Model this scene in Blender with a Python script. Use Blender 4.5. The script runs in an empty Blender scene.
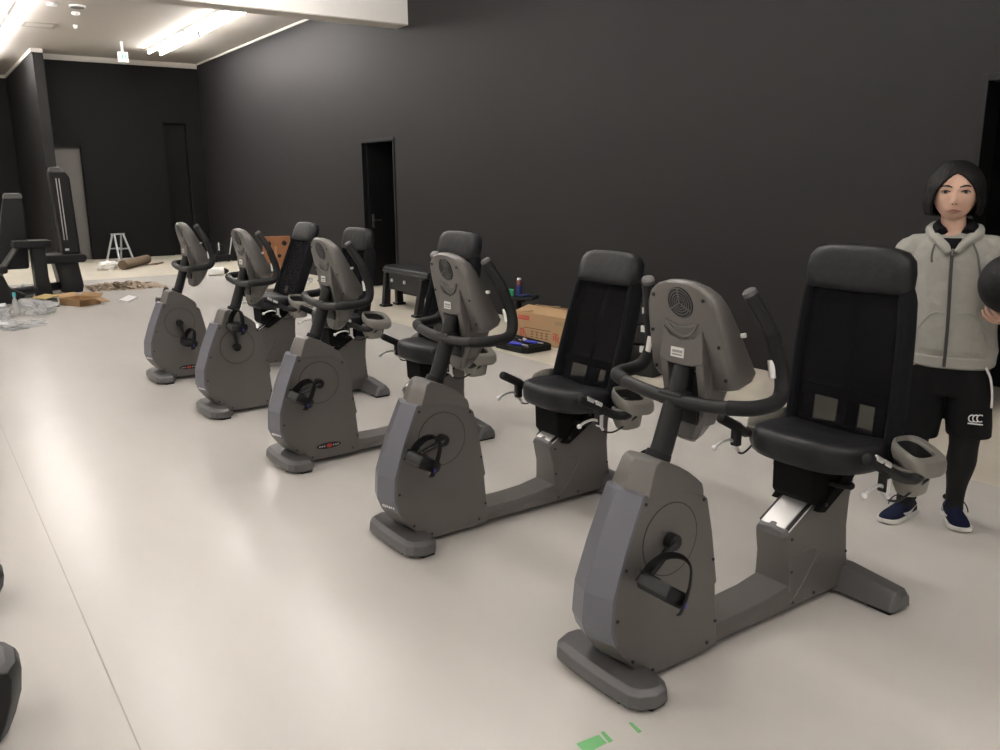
import bpy, bmesh, math, random
from mathutils import Vector, Matrix, Euler
random.seed(7)
PI = math.pi
COL = bpy.context.scene.collection
V = Vector

# ------------------------------------------------------------------ materials
MATS = {}
def mat(name, color, rough=.5, metal=0., bump=0., bscale=60., spec=.5, emit=None, estr=0., var=0., vscale=8., coat=0.):
    if name in MATS: return MATS[name]
    m = bpy.data.materials.new(name); m.use_nodes = True
    nt = m.node_tree; b = nt.nodes['Principled BSDF']
    b.inputs['Base Color'].default_value = (*color, 1)
    b.inputs['Roughness'].default_value = rough
    b.inputs['Metallic'].default_value = metal
    b.inputs['Specular IOR Level'].default_value = spec
    b.inputs['Coat Weight'].default_value = coat
    if emit:
        b.inputs['Emission Color'].default_value = (*emit, 1); b.inputs['Emission Strength'].default_value = estr
    if bump or var:
        tc = nt.nodes.new('ShaderNodeTexCoord')
    if bump:
        n = nt.nodes.new('ShaderNodeTexNoise'); n.inputs['Scale'].default_value = bscale; n.inputs['Detail'].default_value = 4
        nt.links.new(tc.outputs['Object'], n.inputs['Vector'])
        bp = nt.nodes.new('ShaderNodeBump'); bp.inputs['Strength'].default_value = bump; bp.inputs['Distance'].default_value = .01
        nt.links.new(n.outputs['Fac'], bp.inputs['Height']); nt.links.new(bp.outputs['Normal'], b.inputs['Normal'])
    if var:
        n = nt.nodes.new('ShaderNodeTexNoise'); n.inputs['Scale'].default_value = vscale; n.inputs['Detail'].default_value = 5
        nt.links.new(tc.outputs['Object'], n.inputs['Vector'])
        r = nt.nodes.new('ShaderNodeMapRange'); r.inputs['To Min'].default_value = 1-var; r.inputs['To Max'].default_value = 1+var
        nt.links.new(n.outputs['Fac'], r.inputs['Value'])
        x = nt.nodes.new('ShaderNodeMix'); x.data_type = 'RGBA'; x.blend_type = 'MULTIPLY'; x.inputs['Factor'].default_value = 1
        x.inputs['A'].default_value = (*color, 1); nt.links.new(r.outputs['Result'], x.inputs['B'])
        nt.links.new(x.outputs['Result'], b.inputs['Base Color'])
    MATS[name] = m
    return m

def sheer(name, color, opacity):
    m = mat(name, color, .9, spec=.15)
    nt = m.node_tree; b = nt.nodes['Principled BSDF']; out = nt.nodes['Material Output']
    tr = nt.nodes.new('ShaderNodeBsdfTransparent'); mx = nt.nodes.new('ShaderNodeMixShader')
    tc = nt.nodes.new('ShaderNodeTexCoord'); ck = nt.nodes.new('ShaderNodeTexChecker'); ck.inputs['Scale'].default_value = 400
    nt.links.new(tc.outputs['Object'], ck.inputs['Vector'])
    r = nt.nodes.new('ShaderNodeMapRange'); r.inputs['To Min'].default_value = opacity-.02; r.inputs['To Max'].default_value = opacity+.02
    nt.links.new(ck.outputs['Fac'], r.inputs['Value']); nt.links.new(r.outputs['Result'], mx.inputs['Fac'])
    nt.links.new(tr.outputs[0], mx.inputs[1]); nt.links.new(b.outputs[0], mx.inputs[2]); nt.links.new(mx.outputs[0], out.inputs['Surface'])
    return m

PAINT = mat('graphite_paint', (.149, .141, .133), .37, .35, bump=.02, bscale=900)
FASCIA = mat('blue_grey_fascia', (.165, .168, .198), .36, .4, bump=.02, bscale=900)  # bluer grey than the rest of the housing
FOOTP = mat('grey_foot_plastic', (.135, .133, .135), .42, .3)
ARMG = mat('light_grey_plastic', (.23, .22, .20), .40, .2)
RUB = mat('black_rubber', (.010, .010, .011), .6, spec=.3, bump=.05, bscale=300)
PLA = mat('black_plastic', (.009, .009, .010), .42, spec=.4)
VIN = mat('black_vinyl', (.0105, .011, .0135), .42, spec=.4, bump=.25, bscale=25)
FAB = mat('black_fabric', (.007, .0075, .010), .9, spec=.2, bump=.1, bscale=500)
ALU = mat('brushed_aluminium', (.78, .78, .77), .32, .85)
CHR = mat('chrome', (.85, .85, .85), .32, .75)
WHT = mat('white_plastic', (.8, .8, .78), .4)
GREYI = mat('grey_print', (.25, .25, .25), .6)
REDI = mat('red_print', (.5, .04, .03), .6)
MESH1 = sheer('sheer_black_mesh', (.008, .008, .010), .66)
MESH2 = sheer('dense_black_mesh', (.006, .006, .007), .74)
SCRW = mat('black_screw', (.01, .01, .01), .5)
SCREEN = mat('dark_screen', (.01, .012, .014), .12)

# ------------------------------------------------------------------ geometry helpers
def nb(): return bmesh.new()

def obj(name, bm, m, parent=None, bevel=0., smooth=True, ang=38, loc=None, rot=None, sub=0, seg=2):
    bmesh.ops.recalc_face_normals(bm, faces=bm.faces[:])
    me = bpy.data.meshes.new(name); bm.to_mesh(me); bm.free()
    mm = m if isinstance(m, (list, tuple)) else [m]
    for k in mm: me.materials.append(k)
    for p in me.polygons: p.use_smooth = smooth
    if smooth: me.set_sharp_from_angle(angle=math.radians(ang))
    o = bpy.data.objects.new(name, me); COL.objects.link(o)
    if parent: o.parent = parent
    if loc is not None: o.location = loc
    if rot is not None: o.rotation_euler = rot
    if bevel:
        b = o.modifiers.new('Bevel', 'BEVEL'); b.width = bevel; b.segments = seg; b.limit_method = 'ANGLE'
        b.angle_limit = math.radians(30); b.harden_normals = True
    if sub:
        s = o.modifiers.new('Sub', 'SUBSURF'); s.levels = sub; s.render_levels = sub
    return o

def thing(name, label, cat, loc=(0, 0, 0), rz=0, group=None):
    o = bpy.data.objects.new(name, None); COL.objects.link(o); o.empty_display_size = .1
    o.location = loc; o.rotation_euler = (0, 0, rz); o['label'] = label; o['category'] = cat
    if group: o['group'] = group
    return o
def tag(o, label, cat, group=None, kind=None):
    o['label'] = label; o['category'] = cat
    if group: o['group'] = group
    if kind: o['kind'] = kind
    return o
def struct(o, label=None):
    o['kind'] = 'structure'
    if label: o['label'] = label
    return o

def box(bm, lo, hi, M=None):
    vs = [bm.verts.new((x, y, z)) for x in (lo[0], hi[0]) for y in (lo[1], hi[1]) for z in (lo[2], hi[2])]
    for f in ((0,1,3,2),(4,6,7,5),(0,4,5,1),(2,3,7,6),(0,2,6,4),(1,5,7,3)): bm.faces.new([vs[i] for i in f])
    if M is not None:
        for v in vs: v.co = M @ v.co
    return vs
def loft(bm, rings, cap=True, mi=0):
    rr = [[bm.verts.new(p) for p in r] for r in rings]; n = len(rr[0])
    for a, b in zip(rr, rr[1:]):
        for i in range(n):
            f = bm.faces.new((a[i], a[(i+1) % n], b[(i+1) % n], b[i])); f.material_index = mi
    if cap:
        bm.faces.new(rr[0][::-1]).material_index = mi; bm.faces.new(rr[-1]).material_index = mi
    return rr
def prism(bm, pts, a, b, plane='xz'):
    def P3(p, t): return (p[0], t, p[1]) if plane == 'xz' else ((p[0], p[1], t) if plane == 'xy' else (t, p[0], p[1]))
    return loft(bm, [[P3(p, a) for p in pts], [P3(p, b) for p in pts]])
def spline(pts, n=6, closed=False):
    P = [V(p) for p in pts]; out = []; N = len(P)
    for i in range(N if closed else N-1):
        if closed: p0, p1, p2, p3 = P[i-1], P[i], P[(i+1) % N], P[(i+2) % N]
        else:
            p1, p2 = P[i], P[i+1]; p0 = P[i-1] if i else p1*2-p2; p3 = P[i+2] if i+2 < N else p2*2-p1
        for k in range(n):
            t = k/n
            out.append(.5*((2*p1)+(p2-p0)*t+(2*p0-5*p1+4*p2-p3)*t*t+(3*p1-p0-3*p2+p3)*t**3))
    if not closed: out.append(P[-1])
    return out
def tube(bm, path, r, n=12, closed=False, flat=None, up=None):
    """r: radius or list; flat: (a,b) scale of the two frame axes"""
    P = [V(p) for p in path]; N = len(P)
    T = []
    for i in range(N):
        if closed: t = P[(i+1) % N]-P[i-1]
        else: t = P[min(i+1, N-1)]-P[max(i-1, 0)]
        T.append(t.normalized() if t.length > 1e-9 else V((0, 0, 1)))
    u = V(up) if up else (V((0, 0, 1)) if abs(T[0].z) < .9 else V((1, 0, 0)))
    rings = []
    a = (u-T[0]*u.dot(T[0])).normalized()
    for i in range(N):
        a = (a-T[i]*a.dot(T[i])).normalized(); b = T[i].cross(a)
        rad = r[i] if isinstance(r, (list, tuple)) else r
        fa, fb = flat or (1, 1)
        rings.append([P[i]+a*(math.cos(2*PI*k/n)*rad*fa)+b*(math.sin(2*PI*k/n)*rad*fb) for k in range(n)])
    if closed:
        rr = [[bm.verts.new(p) for p in q] for q in rings]
        for i in range(N):
            A, B = rr[i], rr[(i+1) % N]
            for k in range(n): bm.faces.new((A[k], A[(k+1) % n], B[(k+1) % n], B[k]))
    else: loft(bm, rings)
def disc(bm, c, axis, r, h, n=28, r2=None):
    c = V(c); ax = V(axis).normalized()
    tube(bm, [c, c+ax*h], [r, r2 if r2 is not None else r], n)
def ell(cx, cy, z, rx, ry, n=24, p=2., rot=0.):
    out = []
    for k in range(n):
        t = 2*PI*k/n; c, s = math.cos(t), math.sin(t)
        x = rx*math.copysign(abs(c)**(2/p), c); y = ry*math.copysign(abs(s)**(2/p), s)
        out.append((cx+x*math.cos(rot)-y*math.sin(rot), cy+x*math.sin(rot)+y*math.cos(rot), z))
    return out
def sphere(bm, c, r, M=None, u=16, v=10):
    r = r if isinstance(r, (tuple, list)) else (r, r, r)
    mt = Matrix.Translation(V(c)) @ (M if M is not None else Matrix()) @ Matrix.Diagonal((*r, 1))
    bmesh.ops.create_uvsphere(bm, u_segments=u, v_segments=v, radius=1, matrix=mt)
def mirror_y(pts): return [(p[0], -p[1], p[2]) for p in pts]

# ------------------------------------------------------------------ camera
sc = bpy.context.scene
cam = bpy.data.cameras.new('camera'); co = bpy.data.objects.new('camera', cam); COL.objects.link(co)
cam.sensor_width = 36; cam.sensor_fit = 'HORIZONTAL'; cam.lens = 36*.845; cam.clip_end = 100
Rm = Matrix(((0.82095661, 0.13326084, -0.5552223), (-0.57093732, 0.17829936, -0.80139873), (-0.00779929, 0.97491071, 0.22245962)))
co.matrix_world = Matrix.Translation((0, 0, 1.5)) @ Rm.to_4x4()
sc.camera = co
sc.view_settings.view_transform = 'Standard'; sc.view_settings.look = 'None'
sc.view_settings.gamma = 1; sc.view_settings.use_curve_mapping = False
sc.view_settings.exposure = 1.9
sc.cycles.use_denoising = True; sc.cycles.max_bounces = 8; sc.cycles.transparent_max_bounces = 16
w = bpy.data.worlds.new('world'); sc.world = w; w.use_nodes = True
w.node_tree.nodes['Background'].inputs[0].default_value = (.5, .48, .45, 1); w.node_tree.nodes['Background'].inputs[1].default_value = .02

# ------------------------------------------------------------------ the setting
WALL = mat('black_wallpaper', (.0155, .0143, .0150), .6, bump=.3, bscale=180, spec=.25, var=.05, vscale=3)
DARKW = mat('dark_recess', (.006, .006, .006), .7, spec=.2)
CEIL = mat('ceiling_board', (.47, .44, .395), .85, var=.03, vscale=2)
WHITEW = mat('white_wall', (.9, .885, .85), .7, var=.02)
TRIMM = mat('pale_trim', (.55, .52, .47), .6)
GREYW = mat('grey_door_paint', (.16, .15, .14), .7)
def floor_mat(name, c1, c2, rough, bs):
    m = mat(name, c1, rough, bump=.06, bscale=6)
    nt = m.node_tree; b = nt.nodes['Principled BSDF']
    tc = nt.nodes.new('ShaderNodeTexCoord'); n = nt.nodes.new('ShaderNodeTexNoise'); n.inputs['Scale'].default_value = bs; n.inputs['Detail'].default_value = 6; n.inputs['Roughness'].default_value = .62
    mp = nt.nodes.new('ShaderNodeMapping'); mp.inputs['Scale'].default_value = (1, .35, 1)
    nt.links.new(tc.outputs['Object'], mp.inputs['Vector']); nt.links.new(mp.outputs['Vector'], n.inputs['Vector'])
    cr = nt.nodes.new('ShaderNodeValToRGB'); cr.color_ramp.elements[0].position = .3; cr.color_ramp.elements[1].position = .7
    cr.color_ramp.elements[0].color = (*c2, 1); cr.color_ramp.elements[1].color = (*c1, 1)
    nt.links.new(n.outputs['Fac'], cr.inputs['Fac']); nt.links.new(cr.outputs['Color'], b.inputs['Base Color'])
    return m
FLOOR = floor_mat('white_floor_sheet', (.64, .62, .585), (.60, .58, .545), .27, 2.2)
BARE = floor_mat('bare_beige_floor', (.60, .56, .475), (.53, .49, .405), .5, 3.0)

W = 5.56; YB = 19.3
def slab(name, lo, hi, m, bevel=0):
    bm = nb(); box(bm, lo, hi); return struct(obj(name, bm, m, smooth=False))
slab('floor', (-4, -4, -.2), (4.3, 15.1, 0), FLOOR)
bm = nb(); box(bm, (4.3, -4, -.2), (6.6, 15.1, -.002)); box(bm, (-4, 15.1, -.2), (6.6, 24, -.002)); struct(obj('floor_bare', bm, BARE, smooth=False))
bm = nb(); box(bm, (.336, -3.9, 0), (.340, 15, .0006)); struct(obj('trim_floor_seam', bm, mat('seam_dirt', (.38, .355, .325), .8), smooth=False))
slab('ceiling', (-4, -4, 4.0), (6.6, 24, 4.2), CEIL)
# right wall with two doorways
bm = nb()
for y0, y1, z0, z1 in ((-4, 1.75, 0, 4), (1.75, 2.78, 2.11, 4), (2.78, 10.49, 0, 4), (10.49, 11.49, 2.09, 4), (11.49, YB+.2, 0, 4)):
    box(bm, (W, y0, z0), (W+.16, y1, z1))
struct(obj('wall_right', bm, WALL, smooth=False))
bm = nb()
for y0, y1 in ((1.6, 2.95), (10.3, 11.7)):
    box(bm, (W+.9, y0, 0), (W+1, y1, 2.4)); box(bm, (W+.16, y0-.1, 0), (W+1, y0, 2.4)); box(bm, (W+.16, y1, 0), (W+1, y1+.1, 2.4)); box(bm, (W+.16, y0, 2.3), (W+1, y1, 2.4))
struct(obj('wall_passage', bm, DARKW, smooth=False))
DOORM = mat('black_door', (.006, .006, .0065), .45, spec=.3)
def door(n, y0, y1, h, hy):
    yh = y1-.035 if n == 1 else y0+.035; s = -1 if n == 1 else 1
    bm = nb(); box(bm, (W+.05, min(yh, yh+s*.035), .005), (W+.85, max(yh, yh+s*.035), h-.035)); d = struct(obj('door_%d' % n, bm, DOORM, bevel=.003))
    bm = nb()
    for a, b, c, e in ((y0-.012, y0+.03, 0, h+.012), (y1-.03, y1+.012, 0, h+.012), (y0+.03, y1-.03, h-.03, h+.012)): box(bm, (W-.012, a, c), (W+.16, b, e))
    obj('door_frame', bm, DOORM, d, bevel=.003)
    bm = nb(); yy = yh+s*.035; box(bm, (W+.09, min(yy, yy+s*.012), .86), (W+.13, max(yy, yy+s*.012), 1.06)); disc(bm, (W+.11, yy, .97), (0, s, 0), .009, .05); box(bm, (W+.10, min(yy+s*.04, yy+s*.055), .96), (W+.22, max(yy+s*.04, yy+s*.055), .98))
    obj('door_handle', bm, mat('dull_steel', (.35, .35, .35), .35, 1.), d, bevel=.003)
door(1, 10.49, 11.49, 2.09, 11.30)
door(2, 1.75, 2.78, 2.11, 1.9)
# back wall: grey door alcove on the left, dark doorway on the right
bm = nb()
for x0, x1, z0, z1 in ((2.4, 2.5, 0, 4), (2.5, 3.13, 2.27, 4), (3.13, 4.77, 0, 4), (4.77, 5.23, 2.78, 4), (5.23, W+.2, 0, 4)):
    box(bm, (x0, YB, z0), (x1, YB+.16, z1))
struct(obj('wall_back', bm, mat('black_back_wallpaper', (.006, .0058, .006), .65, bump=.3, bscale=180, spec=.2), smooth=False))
bm = nb(); box(bm, (2.5, YB+.12, 0), (3.13, YB+.155, 2.27)); d = struct(obj('door_3', bm, GREYW, bevel=.003))
bm = nb(); box(bm, (4.77, YB+.13, 0), (5.23, YB+.158, 2.78)); d = struct(obj('door_4', bm, DARKW, bevel=.003))
bm = nb(); box(bm, (2.42, YB-.03, 3.9), (W, YB, 4)); box(bm, (W-.02, 10.05, 3.965), (W, YB, 4)); struct(obj('trim_cornice', bm, TRIMM, smooth=False))
# partition at the left, with the deeper bay beyond it
bm = nb(); box(bm, (2.38, 18.65, 0), (2.56, 23.5, 4)); struct(obj('wall_partition', bm, WALL, smooth=False))
bm = nb(); box(bm, (2.355, 18.63, 3.93), (2.38, 23.4, 4)); box(bm, (2.355, 18.62, 3.93), (2.56, 18.65, 4)); box(bm, (-4, 23.37, 3.93), (2.38, 23.4, 4)); struct(obj('trim_partition', bm, TRIMM, smooth=False))
slab('wall_bay', (-4, 23.4, 0), (2.38, 23.6, 4), WALL)
slab('wall_left', (-4.2, -4, 0), (-4, 24, 4), WHITEW)
slab('wall_front', (-4, -4.2, 0), (6.6, -4, 4), WHITEW)
# white drop beam hanging from the ceiling
bm = nb(); box(bm, (-4, 10.0, 3.447), (W, 10.3, 4.0)); struct(obj('trim_drop_beam', bm, WHITEW, smooth=False))
bm = nb(); box(bm, (-4, 9.995, 3.44), (W, 10.305, 3.452)); struct(obj('trim_beam_edge', bm, TRIMM, smooth=False))

# ceiling lights: batten fittings with bare tubes
TUBE = mat('lit_tube', (1, 1, 1), .5, emit=(1, .955, .93), estr=26)
BATT = mat('white_batten', (.75, .74, .7), .5)
CAPM = mat('grey_lamp_cap', (.12, .12, .12), .5)
def batten(x, y0, y1, label, z=4.0, cat='ceiling light', group='bare tube ceiling lights'):
    t = thing('ceiling_light', label, cat, (x, (y0+y1)/2, z), 0, group)
    L = (y1-y0)/2
    bm = nb(); prism(bm, [(-.05, 0), (.05, 0), (.03, -.045), (-.03, -.045)], -L, L); obj('batten_body', bm, BATT, t, bevel=.004)
    bm = nb(); tube(bm, [(0, -L+.03, -.075), (0, L-.03, -.075)], .0165, 12); obj('tube', bm, TUBE, t)
    for s in (-1, 1):
        bm = nb(); box(bm, (-.022, s*L-.02, -.1), (.022, s*L+.02, -.02)); obj('lamp_cap', bm, CAPM, t, bevel=.004)
FAR = [(4.21, 15.1, 17.6, 'bare tube light, left of the far pair on the ceiling near the back wall'),
       (4.45, 15.15, 17.7, 'bare tube light, right of the far pair on the ceiling near the back wall'),
       (4.21, 12.5, 15.03, 'bare tube light, left of the pair whose end meets the white beam'),
       (4.45, 12.5, 15.0, 'bare tube light, right of the pair whose end meets the white beam')]
for x, y0, y1, l in FAR: batten(x, y0, y1, l)
batten(1.72, 15.1, 17.6, 'bare tube light at the far left corner of the ceiling, farther one')
batten(1.72, 12.5, 15.03, 'bare tube light at the far left corner of the ceiling, nearer one')
batten(1.72, 17.7, 20.2, 'bare tube light beside the partition at the left edge of the ceiling')
batten(-.85, 15.1, 17.6, 'added unseen tube light in the bay left of the partition, nearer one')  # both bay tubes are unseen, added to brighten the partition face
batten(-.85, 18.0, 20.5, 'added unseen tube light in the bay left of the partition, farther one')
for x in (-1.6, 1.72, 3.4):
    for y0 in (-1.2, 3.1, 7.2):
        if x > 3 and y0 < 0: y0 = -3.0  # this unseen tube is added to brighten the floor on the right
        batten(x, y0, y0+2.5, 'unseen bare tube light on the ceiling in front of the white beam')
# small fittings on the far ceiling
bm = nb()
for x0, x1, y0, y1 in ((1.95, 2.42, 15.72, 15.76), (1.95, 2.42, 16.11, 16.15), (1.95, 1.99, 15.76, 16.11), (2.38, 2.42, 15.76, 16.11)): box(bm, (x0, y0, 3.985), (x1, y1, 4))
h = thing('ceiling_hatch', 'rectangular access hatch in the ceiling left of the exit sign', 'hatch', (0, 0, 0))
obj('hatch_frame', bm, mat('hatch_grey', (.3, .28, .25), .6), h)
bm = nb(); box(bm, (1.99, 15.76, 3.99), (2.38, 16.11, 3.999)); obj('hatch_panel', bm, CEIL, h)
bm = nb(); disc(bm, (2.44, 14.02, 3.975), (0, 0, 1), .11, .025); t = tag(obj('ceiling_speaker', bm, BATT), 'round ceiling speaker with dark face near the beam', 'speaker')
bm = nb(); disc(bm, (2.44, 14.02, 3.968), (0, 0, 1), .09, .008); obj('speaker_grille', bm, CAPM, t)
bm = nb(); sphere(bm, (2.5, 14.55, 3.985), (.06, .06, .035)); tag(obj('smoke_detector', bm, WHT), 'small white smoke detector on the ceiling below the round speaker', 'smoke detector')
bm = nb(); disc(bm, (2.12, 14.05, 3.97), (0, 0, 1), .075, .03); tag(obj('downlight', bm, WHT, bevel=.008), 'small white round ceiling fitting left of the round speaker', 'downlight')
bm = nb(); disc(bm, (2.67, 15.7, 3.95), (0, 0, 1), .02, .05, r2=.035); tag(obj('sprinkler_head', bm, WHT), 'tiny sprinkler head on the ceiling right of the hatch', 'sprinkler')
e = thing('exit_sign', 'small lit green and white exit sign hanging from the ceiling', 'sign', (3.62, 17.0, 3.74))
bm = nb(); box(bm, (-.085, 0, -.085), (.085, .04, .085)); obj('sign_panel', bm, mat('lit_white_panel', (.9, .95, .9), .5, emit=(.8, 1, .88), estr=.12), e, bevel=.004)
bm = nb(); box(bm, (-.02, .01, .085), (.02, .03, .26)); obj('sign_hanger', bm, BATT, e)
bm = nb(); GRN = mat('sign_green', (.05, .45, .2), .5, emit=(.05, .5, .2), estr=.1)
sphere(bm, (.0, -.002, .045), (.013, .003, .013)); tube(bm, [(.0, -.002, .03), (-.012, -.002, -.01)], .011, 8); tube(bm, [(-.012, -.002, -.01), (.02, -.002, -.03), (.018, -.002, -.06)], .007, 8)
tube(bm, [(-.012, -.002, -.01), (-.035, -.002, -.045)], .007, 8); tube(bm, [(0, -.002, .025), (.03, -.002, .005)], .006, 8); tube(bm, [(0, -.002, .025), (-.035, -.002, .015)], .006, 8)
box(bm, (.035, -.003, -.05), (.06, 0, .05))
obj('running_figure', bm, GRN, e)

# ------------------------------------------------------------------ recumbent exercise bikes
SHR = mat('black_shroud', (.006, .006, .0065), .8, spec=.15)
def lerp(a, b, t): return a+(b-a)*t
def lerp_tab(tab, z):
    for (a, x0), (b, x1) in zip(tab, tab[1:]):
        if z <= b: return lerp(x0, x1, (z-a)/(b-a))
    return tab[-1][1]
def screw(parent, name, spots, axis, r=.0055):
    for p in spots:
        bm = nb(); disc(bm, p, axis, r, .003, 10); obj(name, bm, SCRW, parent)
FRONT = [(.025, .100), (.06, .078), (.104, .040), (.16, .0), (.213, -.024), (.316, -.018), (.443, .026), (.53, .062), (.612, .100)]
def hw(z): return lerp(.094, .078, min(1, max(0, z/.62)))

def build_bike(label, loc, rz, seat_xy, back, tilt, crank_deg, pedal_tilt=0., decal=False, mark=False):
    t = thing('exercise_bike', label, 'exercise bike', loc, rz, 'recumbent exercise bikes in a row')
    # --- front stabilizer
    bm = nb()
    plan = [(-.022, -.165), (-.03, -.08), (-.032, 0), (-.03, .08), (-.022, .165), (.0, .195), (.045, .212), (.095, .208), (.12, .175), (.13, .06), (.13, -.06), (.12, -.175), (.095, -.208), (.045, -.212), (.0, -.195)]
    def ring(z, sh): return [(.062+(x-.062)*(1-sh/.07), y*(1-sh/.2), z) for x, y in plan]
    loft(bm, [ring(.012, .004), ring(.02, 0), ring(.056, .003), ring(.072, .018)])
    st = obj('front_stabilizer', bm, FOOTP, t, bevel=.004)
    for s in (-1, 1):
        bm = nb(); prism(bm, [(-.015, s*.11), (.04, s*.2), (.10, s*.195), (.115, s*.1)], 0, .0155, 'xy'); obj('rubber_foot', bm, RUB, st, bevel=.003)
    # --- rear stabilizer
    bm = nb()
    def rs(y, top, sh): return [(1.10+sh, y, .012), (1.108+sh, y, .05), (1.135+sh*.6, y, top), (1.205-sh, y, top), (1.232-sh, y, .05), (1.24-sh, y, .012)]
    loft(bm, [rs(-.298, .062, .02), rs(-.285, .084, .008), rs(-.08, .104, 0), rs(.08, .104, 0), rs(.285, .084, .008), rs(.298, .062, .02)])
    st = obj('rear_stabilizer', bm, FOOTP, t, bevel=.006)
    for s in (-1, 1):
        bm = nb(); box(bm, (1.115, s*.24-.045, 0), (1.225, s*.24+.045, .0155)); obj('rubber_foot', bm, RUB, st, bevel=.003)
        screw(st, 'screw', [(1.165, s*.235, .085)], (0, 0, 1), .008)
    # --- drive housing
    bm = nb()
    out = [(x, z) for z, x in FRONT]+[(.19, .606), (.28, .593), (.345, .570), (.374, .545), (.40, .43), (.424, .275), (.428, .252), (.42, .245), (.432, .08), (.43, .03), (.38, .025), (.20, .025)]
    def side(s): return [(x, s*hw(z), z) for x, z in out]
    loft(bm, [side(-1), side(1)])
    hs = obj('drive_housing', bm, PAINT, t, bevel=.006)
    # fascia with a vertical ridge
    bm = nb(); rings = []
    for z in (.172, .22, .27, .32, .38, .443, .5, .56, .612):
        xc = lerp_tab(FRONT, z)-.0015; h = hw(z)+.001; rid = .030
        rings.append([(xc+.012, -h, z), (xc, -h, z), (xc-rid, .006, z), (xc, h, z), (xc+.012, h, z)])
    loft(bm, rings); fa = obj('front_fascia', bm, FASCIA, hs, bevel=.0015, ang=10)
    if mark:
        bm = nb()
        for k in range(6):
            y = -.075+k*.011; z = .192; xc = lerp_tab(FRONT, z)-.0045-.030*(h+y)/h
            box(bm, (xc-.001, y, z-.006+.002*(k % 2)), (xc+.003, y+.0085, z+.006))
        obj('maker_mark', bm, WHT, hs)
    # lower lip of the fascia
    bm = nb(); rings = []
    for z, dx, rid in ((.07, .010, .012), (.10, .002, .022), (.13, 0, .027), (.170, 0, .030)):
        xc = lerp_tab(FRONT, z)+dx-.0005; h = hw(z)-.0005
        rings.append([(xc+.02, -h, z), (xc, -h, z), (xc-rid, .006, z), (xc, h, z), (xc+.02, h, z)])
    loft(bm, rings); obj('chin_panel', bm, PAINT, hs, bevel=.003, ang=10)
    # crowned cap on top
    bm = nb()
    co_ = [(.105, .600), (.113, .622), (.138, .684), (.150, .695), (.178, .699), (.206, .690), (.246, .672), (.286, .648), (.322, .620), (.343, .600), (.350, .580), (.352, .555), (.28, .585), (.19, .596)]
    def cs(s): return [(x+(.012 if s and x < .16 else 0), s*lerp(.083, .070, min(1, max(0, (z-.6)/.1))), z) for x, z in co_]
    loft(bm, [cs(-1), [(x-.014 if x < .16 else x, 0, z+.004*(z > .6)) for x, _, z in cs(0)], cs(1)])
    obj('top_cap', bm, PAINT, hs, bevel=.0035, ang=25)
    # round crank covers and cranks
    for s in (-1, 1):
        bm = nb(); loft(bm, [[(.212+math.cos(a)*.112, s*(hw(.452+math.sin(a)*.112)+d), .452+math.sin(a)*.112) for a in [2*PI*k/48 for k in range(48)]] for d in (-.004, .0012)]); cv = obj('crank_cover', bm, PAINT, hs)
        bm = nb(); tube(bm, [V((.212+math.cos(a)*.1135, s*hw(.452+math.sin(a)*.1135), .452+math.sin(a)*.1135)) for a in [2*PI*k/48 for k in range(48)]], .0017, 6, closed=True); obj('cover_groove', bm, SCRW, hs)
        a = math.radians(crank_deg+(180 if s > 0 else 0)); c0 = V((.206, s*.10, .450)); e = c0+V((math.cos(a), 0, math.sin(a)))*.150
        bm = nb(); disc(bm, c0-V((0, s*.02, 0)), (0, s, 0), .026, .032, 24)
        tube(bm, [c0+V((0, s*.006, 0)), c0.lerp(e, .5)+V((0, s*.008, 0)), e+V((0, s*.010, 0))], [.019, .016, .017], 12, flat=(1, .55), up=(0, 1, 0))
        disc(bm, e+V((0, s*-.002, 0)), (0, s, 0), .018, .022, 16)
        ck = obj('crank', bm, PLA, t, bevel=.002)
        # pedal body (long sideways) with raised lip
        bm = nb(); pt = math.radians(pedal_tilt); M = Matrix.Translation(e+V((0, s*.085, 0))) @ Matrix.Rotation(pt, 4, 'Y')
        plan = [(-.05, -.058), (-.055, 0), (-.05, .058), (-.02, .068), (.028, .068), (.052, .054), (.057, 0), (.052, -.054), (.028, -.068), (-.02, -.068)]
        loft(bm, [[M @ V((x*.86, y*.9, -.026)) for x, y in plan], [M @ V((x, y, -.014)) for x, y in plan], [M @ V((x, y, .012)) for x, y in plan], [M @ V((x*.9, y*.93, .022)) for x, y in plan]])
        box(bm, (-.05, s*-.064-.004, -.012), (.05, s*-.064+.004, .026), M)
        obj('pedal', bm, PLA, ck, bevel=.003)
        # strap loop over the foot
        bm = nb(); arc = spline([M @ V(p) for p in ((-.02, s*-.070, -.005), (-.014, s*-.066, .045), (.0, s*-.045, .088), (.012, s*-.005, .108), (.02, s*.032, .098), (.018, s*.056, .062), (.014, s*.072, .015), (.012, s*.078, -.03), (.012, s*.074, -.04))], 5)
        tube(bm, arc, .018, 8, flat=(1, .2), up=tuple(M.to_3x3() @ V((1, 0, 0))))
        sp = obj('pedal_strap', bm, RUB, ck)
        bm = nb(); sphere(bm, M @ V((.012, s*.079, -.012)), (.007, .004, .010)); obj('strap_button', bm, mat('blue_button', (.05, .04, .45), .3), ck)
    screw(hs, 'screw', [(.108, -.0795, .585), (.355, -.0795, .545), (.032, -.084, .40), (.0, -.0875, .25), (.405, -.085, .335), (.42, -.0925, .12), (.385, -.094, .055), (.145, -.0945, .045), (.062, -.0915, .1)], (0, -1, 0))
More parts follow.
